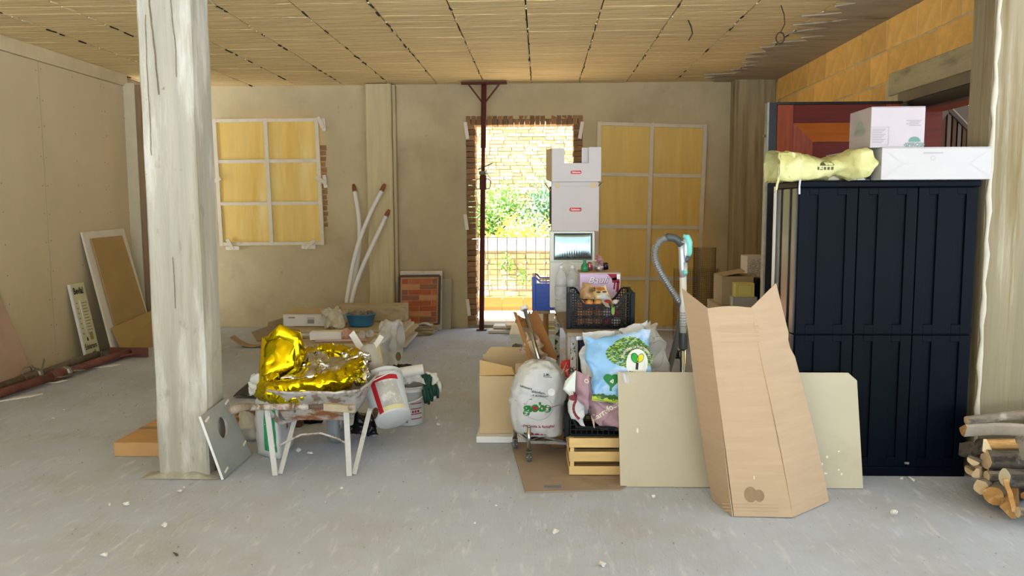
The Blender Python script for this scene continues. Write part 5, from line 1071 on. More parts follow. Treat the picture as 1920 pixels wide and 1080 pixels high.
for i in range(len(hp)-1):
    p0, p1, p2, p3 = hp[max(i-1, 0)], hp[i], hp[i+1], hp[min(i+2, len(hp)-1)]
    for k in range(12): u = k/12; sm.append(.5*((2*p1)+(p2-p0)*u+(2*p0-5*p1+4*p2-p3)*u*u+(3*p1-p0-3*p2+p3)*u**3))
link('hose', G().tube(sm, [.0185+(.0018 if i % 2 else 0) for i in range(len(sm))], 14), M('hose_grey', '8a8c8a', r=.35, m=.5, var=0), vx, smooth=False)
link('floor_head', G().box(fz-.13, fz+.13, Yv-.06, Yv+.04, .004, .045), MC['vgrey'], vx, bev=.01)
cbp = []
rd = random.Random(2); cc0 = W(1266, 675, z=.03)
for i in range(30): a = i*.9; cbp.append(Vector((cc0.x+.05*math.cos(a)*rd.uniform(.5, 1), cc0.y+.05*math.sin(a), .02+.09*abs(math.sin(a*.63))+.01)))
tag(link('cable_coil', G().tube(cbp, .006, 6), M('cable', '14161e', r=.5, var=0), loc=cc0, smooth=True), 'tangled black cable on the floor behind the clear bag', 'cable')
# ---------------------------------------------------------------- mesh rolls
def roll(label, cx, cy, r, h, m, loc, turns=2.2):
    t = thing('mesh_roll', label, 'mesh roll', loc); g = G(); turns = .55*turns; n = int(60*turns); nz_ = int(h/.022)
    def pt(i, z): a = 2*PI*i/60; rr = r*(1-.10*i/60/turns*1.0); return Vector((cx+rr*math.cos(a), cy+rr*math.sin(a)*.8, z))
    w = .0018
    for i in range(n): 
        a, b = pt(i, 0), pt(i, 0)+Vector((w, w, 0)); g.add([(a.x, a.y, .003), (b.x, b.y, .003), (b.x, b.y, h), (a.x, a.y, h)], [(0, 1, 2, 3)])
    for j in range(nz_+1):
        z = .003+j*.022*.99
        for i in range(n-1): a, b = pt(i, z), pt(i+1, z); g.add([a, b, b+Vector((0, 0, w)), a+Vector((0, 0, w))], [(0, 1, 2, 3)])
    o = link('wire_mesh', g, m, t); o['kind'] = 'stuff'
m_mesh = M('grey_mesh', '4d4a40', r=.6, m=.2, var=.1)
a = W(1300, 464, 9.15); b = W(1343, 464, 9.15)
roll('tall grey wire mesh roll standing at the right yellow panel', (a.x+b.x)/2, 9.15, (b.x-a.x)/2, a.z, m_mesh, ((a.x+b.x)/2, 9.15, 0), 3)
a = W(1263, 504, 8.7); b = W(1351, 504, 8.7)
roll('shorter wider dark wire mesh roll in front of the tall one', (a.x+b.x)/2, 8.75, (b.x-a.x)/2, a.z, m_mesh, ((a.x+b.x)/2, 8.75, 0), 2)
# ---------------------------------------------------------------- cartons by the rear right pier
Yc = 7.2
def CB(n, lab, px0, px1, py0, py1, y, dpt, m, z0=None):
    a, b = W(px0, py1, y), W(px1, py0, y); return closed_box(n, lab, 'box', a.x, b.x, y, y+dpt, z0 if z0 is not None else a.z, b.z, m)
m_old = M('old_card', 'b9a684', r=.85, var=.1, s=4)
za = W(1400, 570, Yc).z
CB('cardboard_box', 'large worn carton on the floor carrying the smaller cartons by the rear right pier', 1345, 1440, 572, 700, Yc, .5, m_old, .003)
zs = W(1345, 572, Yc).z+.002
t, mt, (w, d, h) = CB('cardboard_box', 'tan open carton with dark slot behind the folded cardboard', 1353, 1417, 518, 570, Yc+.02, .35, m_old, zs)
link('dark_slot', G().box(-.08, .06, -.02, .06, h+.0005, h+.002).xf(mt), m_blkp, t); link('side_flap', G().slab((-w, -d, h), (-w+.2, -d-.02, h+.045), (-w+.25, d, h+.045), (-w, d, h), .004).xf(mt), m_old, t)
t, mt, (w, d, h) = CB('yellow_box', 'small bright yellow carton standing before the tan open carton', 1378, 1415, 531, 556, Yc-.13+.0, .12, M('yellow_card', 'f0e48c', var=.03), W(1378, 557, Yc-.13).z)
decal('frame_print', line2d([(-.06, -.045), (.06, -.045), (.06, .045), (-.06, .045), (-.06, -.045)], .004), ink('yellowdk', 'd8c44e'), t, mt @ front(0, -d, h/2))
CB('white_box', 'flat white carton under the small yellow carton', 1374, 1420, 557, 576, Yc-.16, .155, m_wbox, zs-.0)
t, mt, (w, d, h) = CB('patterned_box', 'tall white carton with rows of outlined oval drawings behind the cabinet edge', 1400, 1452, 480, 536, Yc+.40, .25, M('pattern_card', 'd9d0bd', var=.03), zs-.0)
decal('line_drawings', cat2d(*[mv(cat2d(ell2d(0, 0, .030 if k % 2 else .014, .014, 20, 1, r0=.82)), -.07+(k % 3)*.07, .18-.045*(k//3)) for k in range(12)], *[rect2d(-.11, .11, .155-.045*j, .158-.045*j, 1) for j in range(4)]), ink('brownline', '75654e'), t, mt @ front(.0, -d, h/2-.02))
CB('dark_box', 'small black case between the yellow carton and the cabinet', 1419, 1432, 522, 550, Yc-.1, .15, m_blkp, zs)
CB('white_jar_box', 'small white packet next to the cabinet edge', 1424, 1436, 528, 566, Yc-.28, .10, m_wbox, zs) if 0 else None
# ---------------------------------------------------------------- firewood
m_bark = M('bark_grey', '8c8070', r=.95, var=.25, s=8, st=(.5, 1, 1), b=.9, bs=18, bst=(.6, 2, 2), layers=[('4e463c', 7, .5, .66, (.6, 2, 2)), ('b5ad9a', 9, .6, .72, (1, 1, 1))])
m_barkd = M('bark_dark', '5a5348', r=.95, var=.3, s=8, b=.9, bs=18, layers=[('35302a', 9, .5, .6, (.6, 2, 2)), ('8a8474', 10, .62, .74, (1, 1, 1))])
m_cut = M('cut_wood', 'cdb48c', r=.85, var=.12, s=20, st=(1, 1, 1), b=.3, bs=30); m_cuto = M('split_wood', 'b98a4e', r=.8, var=.15, s=6, st=(1, 5, 5), b=.4, bs=20, bst=(1, 6, 6), layers=[('d8b47c', 6, .55, .7, (1, 5, 5))])
lg_group = 'split firewood logs in the pile at the right edge'
def log(i, a, b, r, shape, mb_, mc_, label):
    a, b = Vector(a), Vector(b); d = (b-a).normalized(); rdl = random.Random(i*7+1)
    if shape == 'round': P = [(math.cos(k*PI/6)*rdl.uniform(.9, 1.08), math.sin(k*PI/6)*rdl.uniform(.9, 1.08)) for k in range(12)]
    elif shape == 'half': P = [(math.cos(PI+k*PI/7), math.sin(PI+k*PI/7)*.9+.35) for k in range(8)]
    else: P = [(math.cos(PI*.75+k*PI/8)*1.0+.2, math.sin(PI*.75+k*PI/8)*1.0) for k in range(5)]+[(.95, -.15), (.9, .3)]
    up = Vector((0, 0, 1)); y = (up-d*up.dot(d)).normalized(); x = y.cross(d); g = G(); n = len(P); ns = 10
    rot = {'round': 0, 'half': rdl.choice((0, .3, PI)), 'wedge': rdl.uniform(0, 6)}[shape]
    for j in range(ns+1):
        c = a.lerp(b, j/ns)+Vector((0, nv((j*.3, i, 0), 1)*.012, nv((0, i, j*.3), 1)*.012))
        for k, (px, py) in enumerate(P):
            qx = px*math.cos(rot)-py*math.sin(rot); qy = px*math.sin(rot)+py*math.cos(rot); rr = r*(1+.10*nv((k*1.3, j*.5, i), 1.1)); g.v.append(c+x*qx*rr+y*qy*rr)
    for j in range(ns):
        for k in range(n): g.f.append((j*n+k, j*n+(k+1) % n, (j+1)*n+(k+1) % n, (j+1)*n+k))
    zmin = min(v.z for v in g.v); sh = Vector((0, 0, max(0, .004-zmin)))
    for v in g.v: v += sh
    t = thing('firewood_log', label, 'log', a+sh, lg_group); link('bark', g, mb_, t, smooth=shape == 'round')
    for e in (0, ns):
        gg = G(); c = sum((g.v[e*n+k] for k in range(n)), Vector())/n; s = -1 if e == 0 else 1
        gg.v = [v+d*s*.0008 for v in g.v[e*n:e*n+n]]+[c+d*s*.002]; gg.f = [(k, (k+1) % n, n) for k in range(n)]; link('cut_end', gg, mc_, t)
Lg = [((1812, 789, 4.10), (2075, 760, 4.12), .024, 'round', m_bark, m_cut, 'long pale barked log, topmost of the firewood pile'),
      ((1806, 806, 4.10), (2080, 800, 4.12), .040, 'wedge', M('bark_smooth', 'a09484', r=.9, var=.15, s=6, b=.5, bs=20), m_cuto, 'thick split log with ochre end, second from the top of the pile'),
      ((1845, 832, 4.02), (2060, 828, 4.05), .036, 'wedge', m_cuto, m_cut, 'freshly split ochre log in the middle of the pile'),
      ((1806, 845, 4.12), (1850, 838, 3.98), .043, 'wedge', m_barkd, m_cut, 'short dark log with a pale pointed end facing the cabinet'),
      ((1849, 862, 3.96), (2090, 868, 4.0), .046, 'round', m_barkd, m_cut, 'thick dark barked log across the middle of the pile'),
      ((1824, 866, 3.96), (1845, 850, 4.14), .030, 'half', m_bark, m_cut, 'pale split end stacked on its side at the left of the pile'),
      ((1830, 888, 3.93), (1848, 872, 4.12), .028, 'wedge', m_cut, m_cut, 'cream coloured split log end low at the left of the pile'),
      ((1818, 884, 4.06), (1845, 880, 4.2), .030, 'half', m_cut, m_cut, 'pale split log lying lowest beside the column foot'),
      ((1850, 893, 3.90), (2080, 890, 3.95), .026, 'round', m_bark, m_cut, 'thin grey barked log under the thick dark log'),
      ((1884, 896, 3.74), (2130, 905, 3.80), .044, 'round', m_barkd, M('cut_pale', 'ddd2b4', var=.06), 'thick round log with a bright sawn end near the front'),
      ((1840, 914, 3.86), (1872, 900, 4.05), .036, 'round', m_bark, m_cut, 'short round log pointing at the room in the bottom layer'),
      ((1864, 930, 3.78), (1895, 905, 4.0), .046, 'round', m_bark, m_cuto, 'mossy rough log on the floor in the bottom layer'),
      ((1893, 955, 3.66), (1900, 925, 3.86), .046, 'wedge', m_cuto, m_cuto, 'ochre wedge of split wood on the floor nearest the room'),
      ((1886, 898, 3.70), (1902, 960, 3.62), .013, 'wedge', m_cuto, m_cut, 'thin split stick leaning steeply on the front of the pile'),
      ((1908, 962, 3.60), (2120, 975, 3.62), .024, 'round', m_bark, m_cut, 'small pale log on the floor at the right picture edge'),
      ((1925, 930, 3.66), (2140, 940, 3.70), .042, 'wedge', m_bark, m_cuto, 'split log above the small pale one at the right picture edge'),
      ((1912, 818, 3.92), (1925, 862, 3.88), .022, 'wedge', m_bark, m_cut, 'upright split billet at the right picture edge'),
      ((1900, 880, 3.98), (2140, 880, 4.0), .040, 'half', m_bark, m_cut, 'half log hidden behind the bright sawn end'),
      ((1900, 925, 3.92), (2140, 920, 3.96), .046, 'round', m_barkd, m_cut, 'round log in the lower middle behind the front row'),
      ((1860, 905, 4.06), (2100, 905, 4.1), .048, 'round', m_barkd, m_cut, 'dark round log in the bottom layer against the column')]
for i, (a, b, r, sh, mb_, mc_, lab) in enumerate(Lg): log(i, W(a[0], a[1], a[2]), W(b[0], b[1], b[2]), r, sh, mb_, mc_, lab)
# ---------------------------------------------------------------- wheelbarrow
wbx, wby = -1.258, 4.585
wb_ = thing('wheelbarrow', 'plaster splashed wheelbarrow holding the gold foil balloon', 'wheelbarrow', (wbx, wby, 0))
def TRow(z, w, d, yo=0): return (z, wbx, wby+yo, w, d)
rows = [TRow(.266, .165, .20), TRow(.272, .188, .228), TRow(.36, .225, .285), TRow(.41, .250, .325), TRow(.448, .272, .358), TRow(.452, .282, .368), TRow(.462, .284, .370), TRow(.466, .278, .364),
        TRow(.452, .264, .352), TRow(.41, .243, .318), TRow(.36, .218, .278), TRow(.285, .175, .215), TRow(.279, .12, .16)]
g = G().loft(rows, 64, .42).crumple(.010, 9, 81)
for v in g.v: v.z += .05*max(0, v.y-wby)
link('tray', g, m_plas, wb_, smooth=True)
link('tray_patch', G().grid(lambda u, v: (wbx-.175-.02*v+u*(.35+.04*v), wby-.240-.056*v+.003*math.sin(u*20), .276+v*.078), 20, 4), m_plasr, wb_, solid=.006)
ax = Vector((wbx, 4.83, .165))
for s in (-1, 1):
    link('frame_tube', G().tube([ax+Vector((s*.045, .06, .0)), (wbx+s*.10, 4.60, .238), (wbx+s*.200, 4.33, .262), (wbx+s*.245, 4.20, .385), (wbx+s*.275, 4.02, .425)], .0145, 12), m_plas, wb_, smooth=True)
    lab = None
    if s < 0: link('handle', G().tube([(wbx-.27, 4.05, .422), (wbx-.285, 3.96, .44), (wbx-.30, 3.90, .445)], [.019, .021, .021], 12).tube([(wbx-.3005, 3.898, .445), (wbx-.301, 3.896, .445)], .012, 10), M('handle_dirty', '9a8a78', r=.9, var=.2, s=20, b=.5, bs=30), wb_, smooth=True)
    else: link('handle', G().bar((wbx+.12, 4.10, .412), (wbx+.29, 4.04, .416), .03, .038), M('handle_wood', 'b5a68c', var=.15, s=10), wb_, bev=.003)
    f = W(515 if s < 0 else 655, 894, z=0); x0 = f.x
    link('leg', G().bar((x0-.035 if s < 0 else x0-.010, 4.20, .385), (x0+.0, 4.195, .004), .030, .012, up=(0, 1, 0)), M('leg_paint', 'c8c6be', r=.85, var=.08, s=12, b=.4, bs=30, layers=[('8f8578', 12, .60, .70, (1, 1, 1))]), wb_, bev=.002)
    link('leg', G().bar((x0+.040 if s < 0 else x0+.055, 4.50, .30), (x0+.02, 4.215, .006), .026, .012, up=(0, 1, 0)), MC['leg_paint'], wb_, bev=.002)
link('cross_bar', G().tube([(wbx-.30, 4.155, .392), (wbx-.10, 4.15, .398), (wbx+.02, 4.15, .398)], .017, 14), m_plas, wb_, smooth=True)
link('cross_bar', G().tube([(wbx+.022, 4.15, .398), (wbx+.20, 4.15, .405)], .013, 12), M('bar_brown', '6b5a50', r=.6, var=.2, s=10), wb_, smooth=True)
link('clamp', G().tube([(wbx-.055, 4.135, .425), (wbx-.06, 4.128, .40), (wbx-.052, 4.135, .372)], .008, 8), m_galv, wb_, smooth=True)
link('brace_wire', G().tube([(wbx-.165, 4.20, .17), (wbx-.05, 4.22, .225), (wbx+.06, 4.22, .235), (wbx+.15, 4.21, .21), (wbx+.205, 4.20, .185)], .006, 8), m_plas, wb_, smooth=True)
wl_ = link('wheel', G().lathe([(.085, -.025), (.14, -.036), (.158, -.030), (.166, -.015), (.168, 0), (.166, .015), (.158, .030), (.14, .036), (.085, .025)], 40).xf(TR(*ax) @ Matrix.Rotation(PI/2+.06, 4, 'Y')).xf(Matrix.Translation((0, 0, .0055))), M('tyre_grey', '8d9292', r=.9, var=.12, s=3, st=(30, 1, 1), b=.3, bs=30), wb_, smooth=True)
link('rim', G().lathe([(.02, -.028), (.088, -.022), (.088, .022), (.02, .028)], 30).xf(TR(*ax) @ Matrix.Rotation(PI/2, 4, 'Y')), m_plas, wl_, smooth=True)
link('axle', G().tube([ax-Vector((.065, 0, 0)), ax+Vector((.065, 0, 0))], .010, 10), m_galv, wl_)
# ---------------------------------------------------------------- gold foil balloon
bl = thing('foil_balloon', 'shiny crumpled gold and silver foil balloon lying in the wheelbarrow', 'balloon', (wbx, 4.5, .42))
ring = [(492, 733, 4.38, .050), (515, 737, 4.33, .060), (545, 734, 4.31, .064), (575, 728, 4.31, .066), (610, 722, 4.34, .068), (640, 712, 4.40, .062), (662, 694, 4.50, .050), (668, 676, 4.60, .045), (652, 666, 4.70, .052), (628, 662, 4.76, .058), (600, 664, 4.78, .058), (572, 672, 4.74, .058), (548, 682, 4.62, .050), (520, 700, 4.50, .045), (497, 716, 4.42, .045)]
pts = []; rr = []
n = len(ring)
for i in range(n-1):
    q = [ring[max(0, i-1)], ring[i], ring[i+1], ring[min(n-1, i+2)]]; P = [W(*a[:2], a[2]) for a in q]
    for k in range(10):
        u = k/10; pts.append(.5*((2*P[1])+(P[2]-P[0])*u+(2*P[0]-5*P[1]+4*P[2]-P[3])*u*u+(3*P[1]-P[0]-3*P[2]+P[3])*u**3))
        r_ = q[1][3]*(1-u)+q[2][3]*u; rr.append(r_*(1+.07*math.sin(len(rr)*.9)+.05*math.sin(len(rr)*2.3)))
g = G().tube(pts, rr, 48).crumple(.030, 6, 91).crumple(.018, 17, 92)
link('ring_tube', g, m_gold, bl, smooth=True)
link('upper_lobe', pillow([W(481, 738, 4.44), W(556, 694, 4.50), W(556, 618, 4.58), W(492, 632, 4.56)], .060, 44, .016, 5, 93, .42), m_gold, bl, smooth=True)
g = G().tube([W(500, 640, 4.52), W(525, 622, 4.54), W(548, 632, 4.56), W(557, 660, 4.56), W(548, 688, 4.54)], [.02, .045, .05, .045, .03], 30).crumple(.03, 10, 94); link('lobe_edge', g, m_gold, bl, smooth=True)
g = pillow([W(515, 716, 4.46), W(668, 700, 4.44), W(655, 668, 4.66), W(545, 672, 4.66)], .03, 40, .035, 6, 95, .4); link('silver_back', g, m_silv, bl, smooth=False)
g = pillow([W(640, 715, 4.42), W(690, 712, 4.48), W(690, 664, 4.62), W(650, 660, 4.66)], .03, 30, .06, 10, 96, .4); link('silver_edge', g, m_silv, bl, smooth=False)
g = pillow([W(560, 700, 4.55), W(620, 690, 4.5), W(600, 650, 4.85), W(560, 650, 4.85)], .03, 30, .05, 10, 97, .4); link('silver_fold', g, m_silv, bl, smooth=False)
link('valve_strip', G().tube([W(655, 668, 4.6), W(680, 668, 4.56), W(688, 682, 4.5), W(682, 698, 4.45), W(692, 697, 4.42)], .004, 6), m_silv, bl, smooth=True)
cw_ = pillow([W(466, 742, 4.42), W(494, 742, 4.42), W(492, 704, 4.48), W(470, 708, 4.48)], .03, 18, .05, 14, 98); tag(link('white_wrap', cw_, m_wbag, loc=W(480, 725, 4.45), smooth=True), 'crumpled white wrap sticking out left of the gold balloon', 'wrap')
# ---------------------------------------------------------------- board with a hole against the column
hb_ = [Vector((-1.705, 4.126, .004)), Vector((-1.712, 4.56, .004)), W(425, 745, x=-1.779), W(377, 781, x=-1.789)]
ht = thing('holed_board', 'grey square board with a round hole leaning on the left column', 'board', (-1.71, 4.34, 0))
g = G(); N_ = 40; nb2 = (hb_[1]-hb_[0]).cross(hb_[3]-hb_[0]).normalized()
if nb2.x < 0: nb2 = -nb2
hu, hv, hr = .50, .66, .060
cc_ = bil(hb_, hu, hv); ex = (hb_[1]-hb_[0]).normalized(); ey = nb2.cross(ex).normalized()
def edge_uv(a):
    du, dv = math.cos(a), math.sin(a); t_ = 9
    if du > 0: t_ = min(t_, (1-hu)/du)
    if du < 0: t_ = min(t_, -hu/du)
    if dv > 0: t_ = min(t_, (1-hv)/dv)
    if dv < 0: t_ = min(t_, -hv/dv)
    return hu+du*t_, hv+dv*t_
angs = sorted([2*PI*i/N_ for i in range(N_)]+[math.atan2(b_-hv, a_-hu) % (2*PI) for a_, b_ in ((0, 0), (1, 0), (1, 1), (0, 1))])
for off_ in (0, -.012):
    for a in angs:
        u, v = edge_uv(a); pt_ = bil(hb_, u, v); ip = cc_+(pt_-cc_).normalized()*hr; g.v += [pt_+nb2*off_, ip+nb2*off_]
m_ = len(angs)
for i in range(m_):
    j = (i+1) % m_; A, B2, C2, D2 = 2*i, 2*i+1, 2*j+1, 2*j; o2 = 2*m_
    g.f += [(A, D2, C2, B2), (A+o2, B2+o2, C2+o2, D2+o2), (A, A+o2, D2+o2, D2), (B2, C2, C2+o2, B2+o2)]
link('sheet', g, M('grey_board2', 'a3a29b', r=.6, var=.1, s=3, layers=[('8a8f8a', 1.2, .45, .6, (1, 1, 1)), ('b8b0a0', 6, .6, .7, (1, 1, 1))]), ht)
link('light_edge', G().bar(hb_[0]-Vector((.006, .004, 0)), hb_[3]-Vector((.006, .004, 0)), .004, .012), m_pvc, ht)
for u, v in ((.14, .90), (.93, .93), (.14, .08), (.93, .22)):
    p = bil(hb_, u, v)+nb2*.004; link('white_peg', G().bar(p-ex*.03+ey*.0, p+ex*.02+ey*.012, .010, .006, up=nb2), m_white, ht)
# ---------------------------------------------------------------- flat carton behind the column
closed_box('flat_carton', 'flat tan carton lying on the floor behind the left column', 'box', -2.517, -2.0, 4.515, 5.15, .002, .086, M('carton_tan', 'c49a66', var=.06, s=4, layers=[('a98054', 3, .55, .7, (1, 1, 1))]), tape=M('tape_brown', '8c7660', r=.5))
link_ = bpy.data.objects['flat_carton']
link('curled_flap', G().grid(lambda u, v: (-2.517+u*.40, 5.14+.03*v, .088+v*.03+.010*math.sin(u*9)), 16, 4), m_card, link_, solid=.005)
# ---------------------------------------------------------------- buckets
def bucket(name, label, base, axis, rb, rt, h, mat, spin=0):
    z = Vector(axis).normalized(); x = Vector((0, 1, 0)).cross(z).normalized() if abs(z.y) < .9 else Vector((1, 0, 0)); y = z.cross(x)
    m4 = Matrix(((x.x, y.x, z.x, base[0]), (x.y, y.y, z.y, base[1]), (x.z, y.z, z.z, base[2]), (0, 0, 0, 1)))
    t = thing(name, label, 'bucket', base)
    g = G().lathe([(rb-.006, 0), (rb, .004), (rb+(rt-rb)*.86, h*.86), (rt+.003, h*.865), (rt+.003, h*.89), (rt-.002, h*.895), (rt, h-.008), (rt+.005, h-.006), (rt+.005, h), (rt-.004, h), (rt-.008, h*.85), (rb-.004, .008)], 48).xf(m4)
    low = min(v.z for v in g.v)
    up = Matrix.Translation((0, 0, max(0, .003-low))); g.xf(up); m4 = up @ m4
    link('body', g, mat, t, smooth=True)
    link('wire_handle', G().tube([m4 @ Vector((rt*math.cos(a)*1.03, -abs(rt)*.22-.10*math.sin(a)-.04, h*.86-.055*math.sin(a))) for a in [PI*i/12 for i in range(13)]] if True else [], .0035, 6), m_pvc, t, smooth=True)
    return t, m4, g.bvh()
m_bkt = M('bucket_white', 'cccdca', r=.45, var=.06, s=6, layers=[('b9b0a2', 7, .64, .74, (1, 1, 1))])
bb = W(766, 790, 5.28); T2, m2, b2 = bucket('paint_bucket', 'upright white bucket with dark red band and 25 kg print holding a white roll', (W(766, 780, 5.30).x, 5.30, .003), (0, 0, 1), .105, .123, .265, m_bkt)
f2 = front(T2.location.x, 4.9, .003); mr = ink('maroon', '8c2038')
decal('band_print', poly2d([(-.10, .165), (.018, .180), (.018, .125), (-.052, .095), (-.10, .10)]), mr, T2, f2, b2, .002) if 0 else None
decal('band_print', cat2d(rect2d(-.095, -.02, .145, .180, 6), mv(line2d([(-.06, .10), (.02, .150)], .034), 0, 0), rect2d(-.0, .020, .135, .180, 3)), mr, T2, f2, b2, .002)
decal('text_lines', cat2d(*[rect2d(.035, .098, y, y+.006, 5) for y in (.045, .078, .115, .15)], *[rect2d(.042+k*.016, .053+k*.016, .090, .106, 2) for k in range(3)]), mr, T2, f2, b2, .0022)
decal('lettering', text2d('25 kg', .032, .0004), ink('darkgrey', ''), T2, f2 @ TR(-.02, .040, 0), b2, .0022)
ax_ = Vector((-.115, .20, .225)); bs2 = W(737, 788, 4.62)
T3, m3, b3 = bucket('paint_bucket', 'tilted white bucket with torn red and grey label beside the wheelbarrow', (bs2.x, 4.64, bs2.z+.0), ax_, .108, .126, .30, m_bkt)
low = 0
zz_ = (m3.to_3x3() @ Vector((0, 0, 1))).normalized(); vw = Vector((-.08, -1, .30)).normalized(); fz_ = (vw-zz_*vw.dot(zz_)).normalized(); fx_ = zz_.cross(fz_); o3 = m3 @ Vector((0, 0, .15))
f3 = Matrix(((fx_.x, zz_.x, fz_.x, o3.x), (fx_.y, zz_.y, fz_.y, o3.y), (fx_.z, zz_.z, fz_.z, o3.z), (0, 0, 0, 1)))
decal('red_label', cat2d(rect2d(-.045, .11, .062, .094, 12), rect2d(-.045, -.015, -.14, .062, 6)), ink('labelred', 'b81c26'), T3, f3, b3, .002)
decal('grey_label', rect2d(-.014, .10, -.112, .061, 10), M('torn_label', 'b9b7b0', r=.6, var=.15, s=12, layers=[('e0dfdb', 14, .5, .6, (1, 1, 1))]), T3, f3, b3, .0021)
decal('yellow_strip', rect2d(-.014, .10, -.140, -.113, 8), ink('ochrestrip', 'd8cf9a'), T3, f3, b3, .0021)
decal('dirt_patch', ell2d(-.075, -.105, .03, .03, 14, 3), M('dirtp', '6b4c38', var=.3, s=20), T3, f3, b3, .002)
tp_ = m3 @ Vector((0, 0, .22))
cy_ = thing('ribbed_container', 'clear ribbed plastic container sticking out of the tilted bucket', 'container', tp_)
q0 = m3 @ Vector((.0, -.02, .14)); q1 = W(689, 652, 4.93); sgs = [q0.lerp(q1, i/24) for i in range(25)]
link('body', G().tube(sgs, [.062-.0006*i+(.002 if i > 14 and i % 2 else 0) for i in range(25)], 24), m_film, cy_, smooth=True); link('content', G().tube([q0.lerp(q1, .1), q0.lerp(q1, .62)], .05, 18), M('pinkish_fill', '9c8384', r=.6, var=.1), cy_)
wsb = thing('plastic_strip', 'white flat plastic strip leaning out of the tilted bucket to the upper left', 'strip', W(690, 690, 4.86)); link('strip', G().bar(W(700, 690, 4.84), W(659, 624, 4.95), .045, .006, up=(0, 1, .3)), m_pvc, wsb, bev=.001)
wsb = thing('wood_offcut', 'pale wood offcut standing behind the ribbed container', 'offcut', W(720, 690, 5.0)); link('offcut', G().bar((W(726, 700, 5.6).x, 5.60, .008), W(705, 648, 5.66), .06, .02, up=(0, 1, .3)), M('pale_wood', 'd6c8a4', var=.1), wsb, bev=.002)
wsb = thing('wood_offcut', 'thin pale batten end slanting in front of the clear bag', 'offcut', W(700, 660, 5.15)); link('offcut', G().bar(W(699, 655, 5.12), W(716, 630, 5.16), .035, .015, up=(0, 1, 0)), m_white, wsb, bev=.002)
rl_ = thing('paper_roll', 'thick white roll lying across the top of the upright bucket', 'roll', W(760, 698, 5.25)); r0_, r1_ = W(722, 704, 5.22), W(794, 692, 5.26)
d_ = (r1_-r0_).normalized(); link('roll', G().tube([r0_, r1_], .036, 28), M('roll_white', 'e3e1da', r=.6, var=.03), rl_, smooth=False); link('core', G().tube([r1_+d_*.0005, r1_+d_*.001], .012, 14), ink('darkgrey', ''), rl_)
sheetbag('white_bag', 'crumpled white wrap spilling over the rim of the upright bucket under the roll', [W(736, 722, 5.2), W(795, 718, 5.22), W(790, 696, 5.32), W(738, 700, 5.32)], .03, m_wbag, 101, .045, 9, 24)
dk = pillow([W(722, 700, 5.34), W(778, 690, 5.34), W(774, 684, 5.44), W(726, 688, 5.44)], .02, 16, .03, 12, 103); tag(link('black_cloth', dk, M('blackcloth', '1a2220', r=.8, var=.2), loc=W(750, 690, 5.4), smooth=True), 'black cloth behind the white roll on the upright bucket', 'cloth')
gv = thing('work_gloves', 'dark green and white work gloves hanging over the right rim of the upright bucket', 'gloves', W(800, 720, 5.2)); mg = M('glove_green', '123f33', r=.7, var=.15, s=12); mgw = M('glove_white', 'd8dad4', r=.8, var=.08)
def gl(pts, r, m): link('finger', G().tube([W(*p[:2], p[2]) for p in pts], r, 10), m, gv, smooth=True)
link('palm', pillow([W(794, 735, 5.2), W(812, 735, 5.2), W(808, 702, 5.24), W(788, 702, 5.26)], .018, 14, .02, 12, 104), mg, gv, smooth=True)
for i, (x, y0_, y1_) in enumerate(((797, 730, 756), (803, 730, 758), (809, 728, 752), (814, 722, 742))): gl([(x-2, y0_, 5.2), (x, (y0_+y1_)/2, 5.19), (x+1, y1_, 5.2)], [.016, .0155, .009], mg)
link('white_palm', pillow([W(806, 725, 5.24), W(826, 722, 5.24), W(818, 700, 5.28), W(800, 698, 5.28)], .016, 14, .02, 12, 105), mgw, gv, smooth=True)
for i, (x, y0_, y1_) in enumerate(((814, 718, 748), (820, 720, 746), (825, 716, 734))): gl([(x-3, y0_, 5.24), (x, (y0_+y1_)/2, 5.22), (x+1, y1_, 5.23)], [.014, .0135, .008], mgw if i != 1 else mg)
link('green_cap', G().ball(W(826, 724, 5.3), .016, 12, 8), M('capgreen', '86a33c', r=.5), gv, smooth=True)
# white shopping bag and its neighbours behind
Tw, gw, fw = sheetbag('shopping_bag', 'large white plastic bag with small leaf print behind the buckets', [Vector((W(692, 690, 6.5).x, 6.5, .02)), Vector((W(752, 690, 6.5).x, 6.5, .02)), W(761, 597, 6.7), W(712, 606, 6.7)], .12, m_wbag, 111, .07, 5, 34)
bw_ = gw.bvh()
a_ = W(751, 664, 6.3); decal('leaf_print', ell2d(0, 0, .022, .036, 14, 2), ink('greyolive', '5a6a3c'), Tw, front(a_.x, 6.2, a_.z), bw_, .002); decal('red_print', cat2d(ell2d(.004, 0, .009, .011, 10, 1), line2d([(-.05, .02), (-.01, .008)], .006)), ink('labelred', ''), Tw, front(a_.x, 6.2, a_.z), bw_, .003)
sheetbag('white_bag', 'white bag flank slanting down left of the large white bag', [Vector((W(675, 690, 6.2).x, 6.2, .02)), Vector((W(715, 700, 6.2).x, 6.2, .02)), W(735, 612, 6.45), W(690, 642, 6.3)], .08, m_wbag, 112, .06, 6, 26)
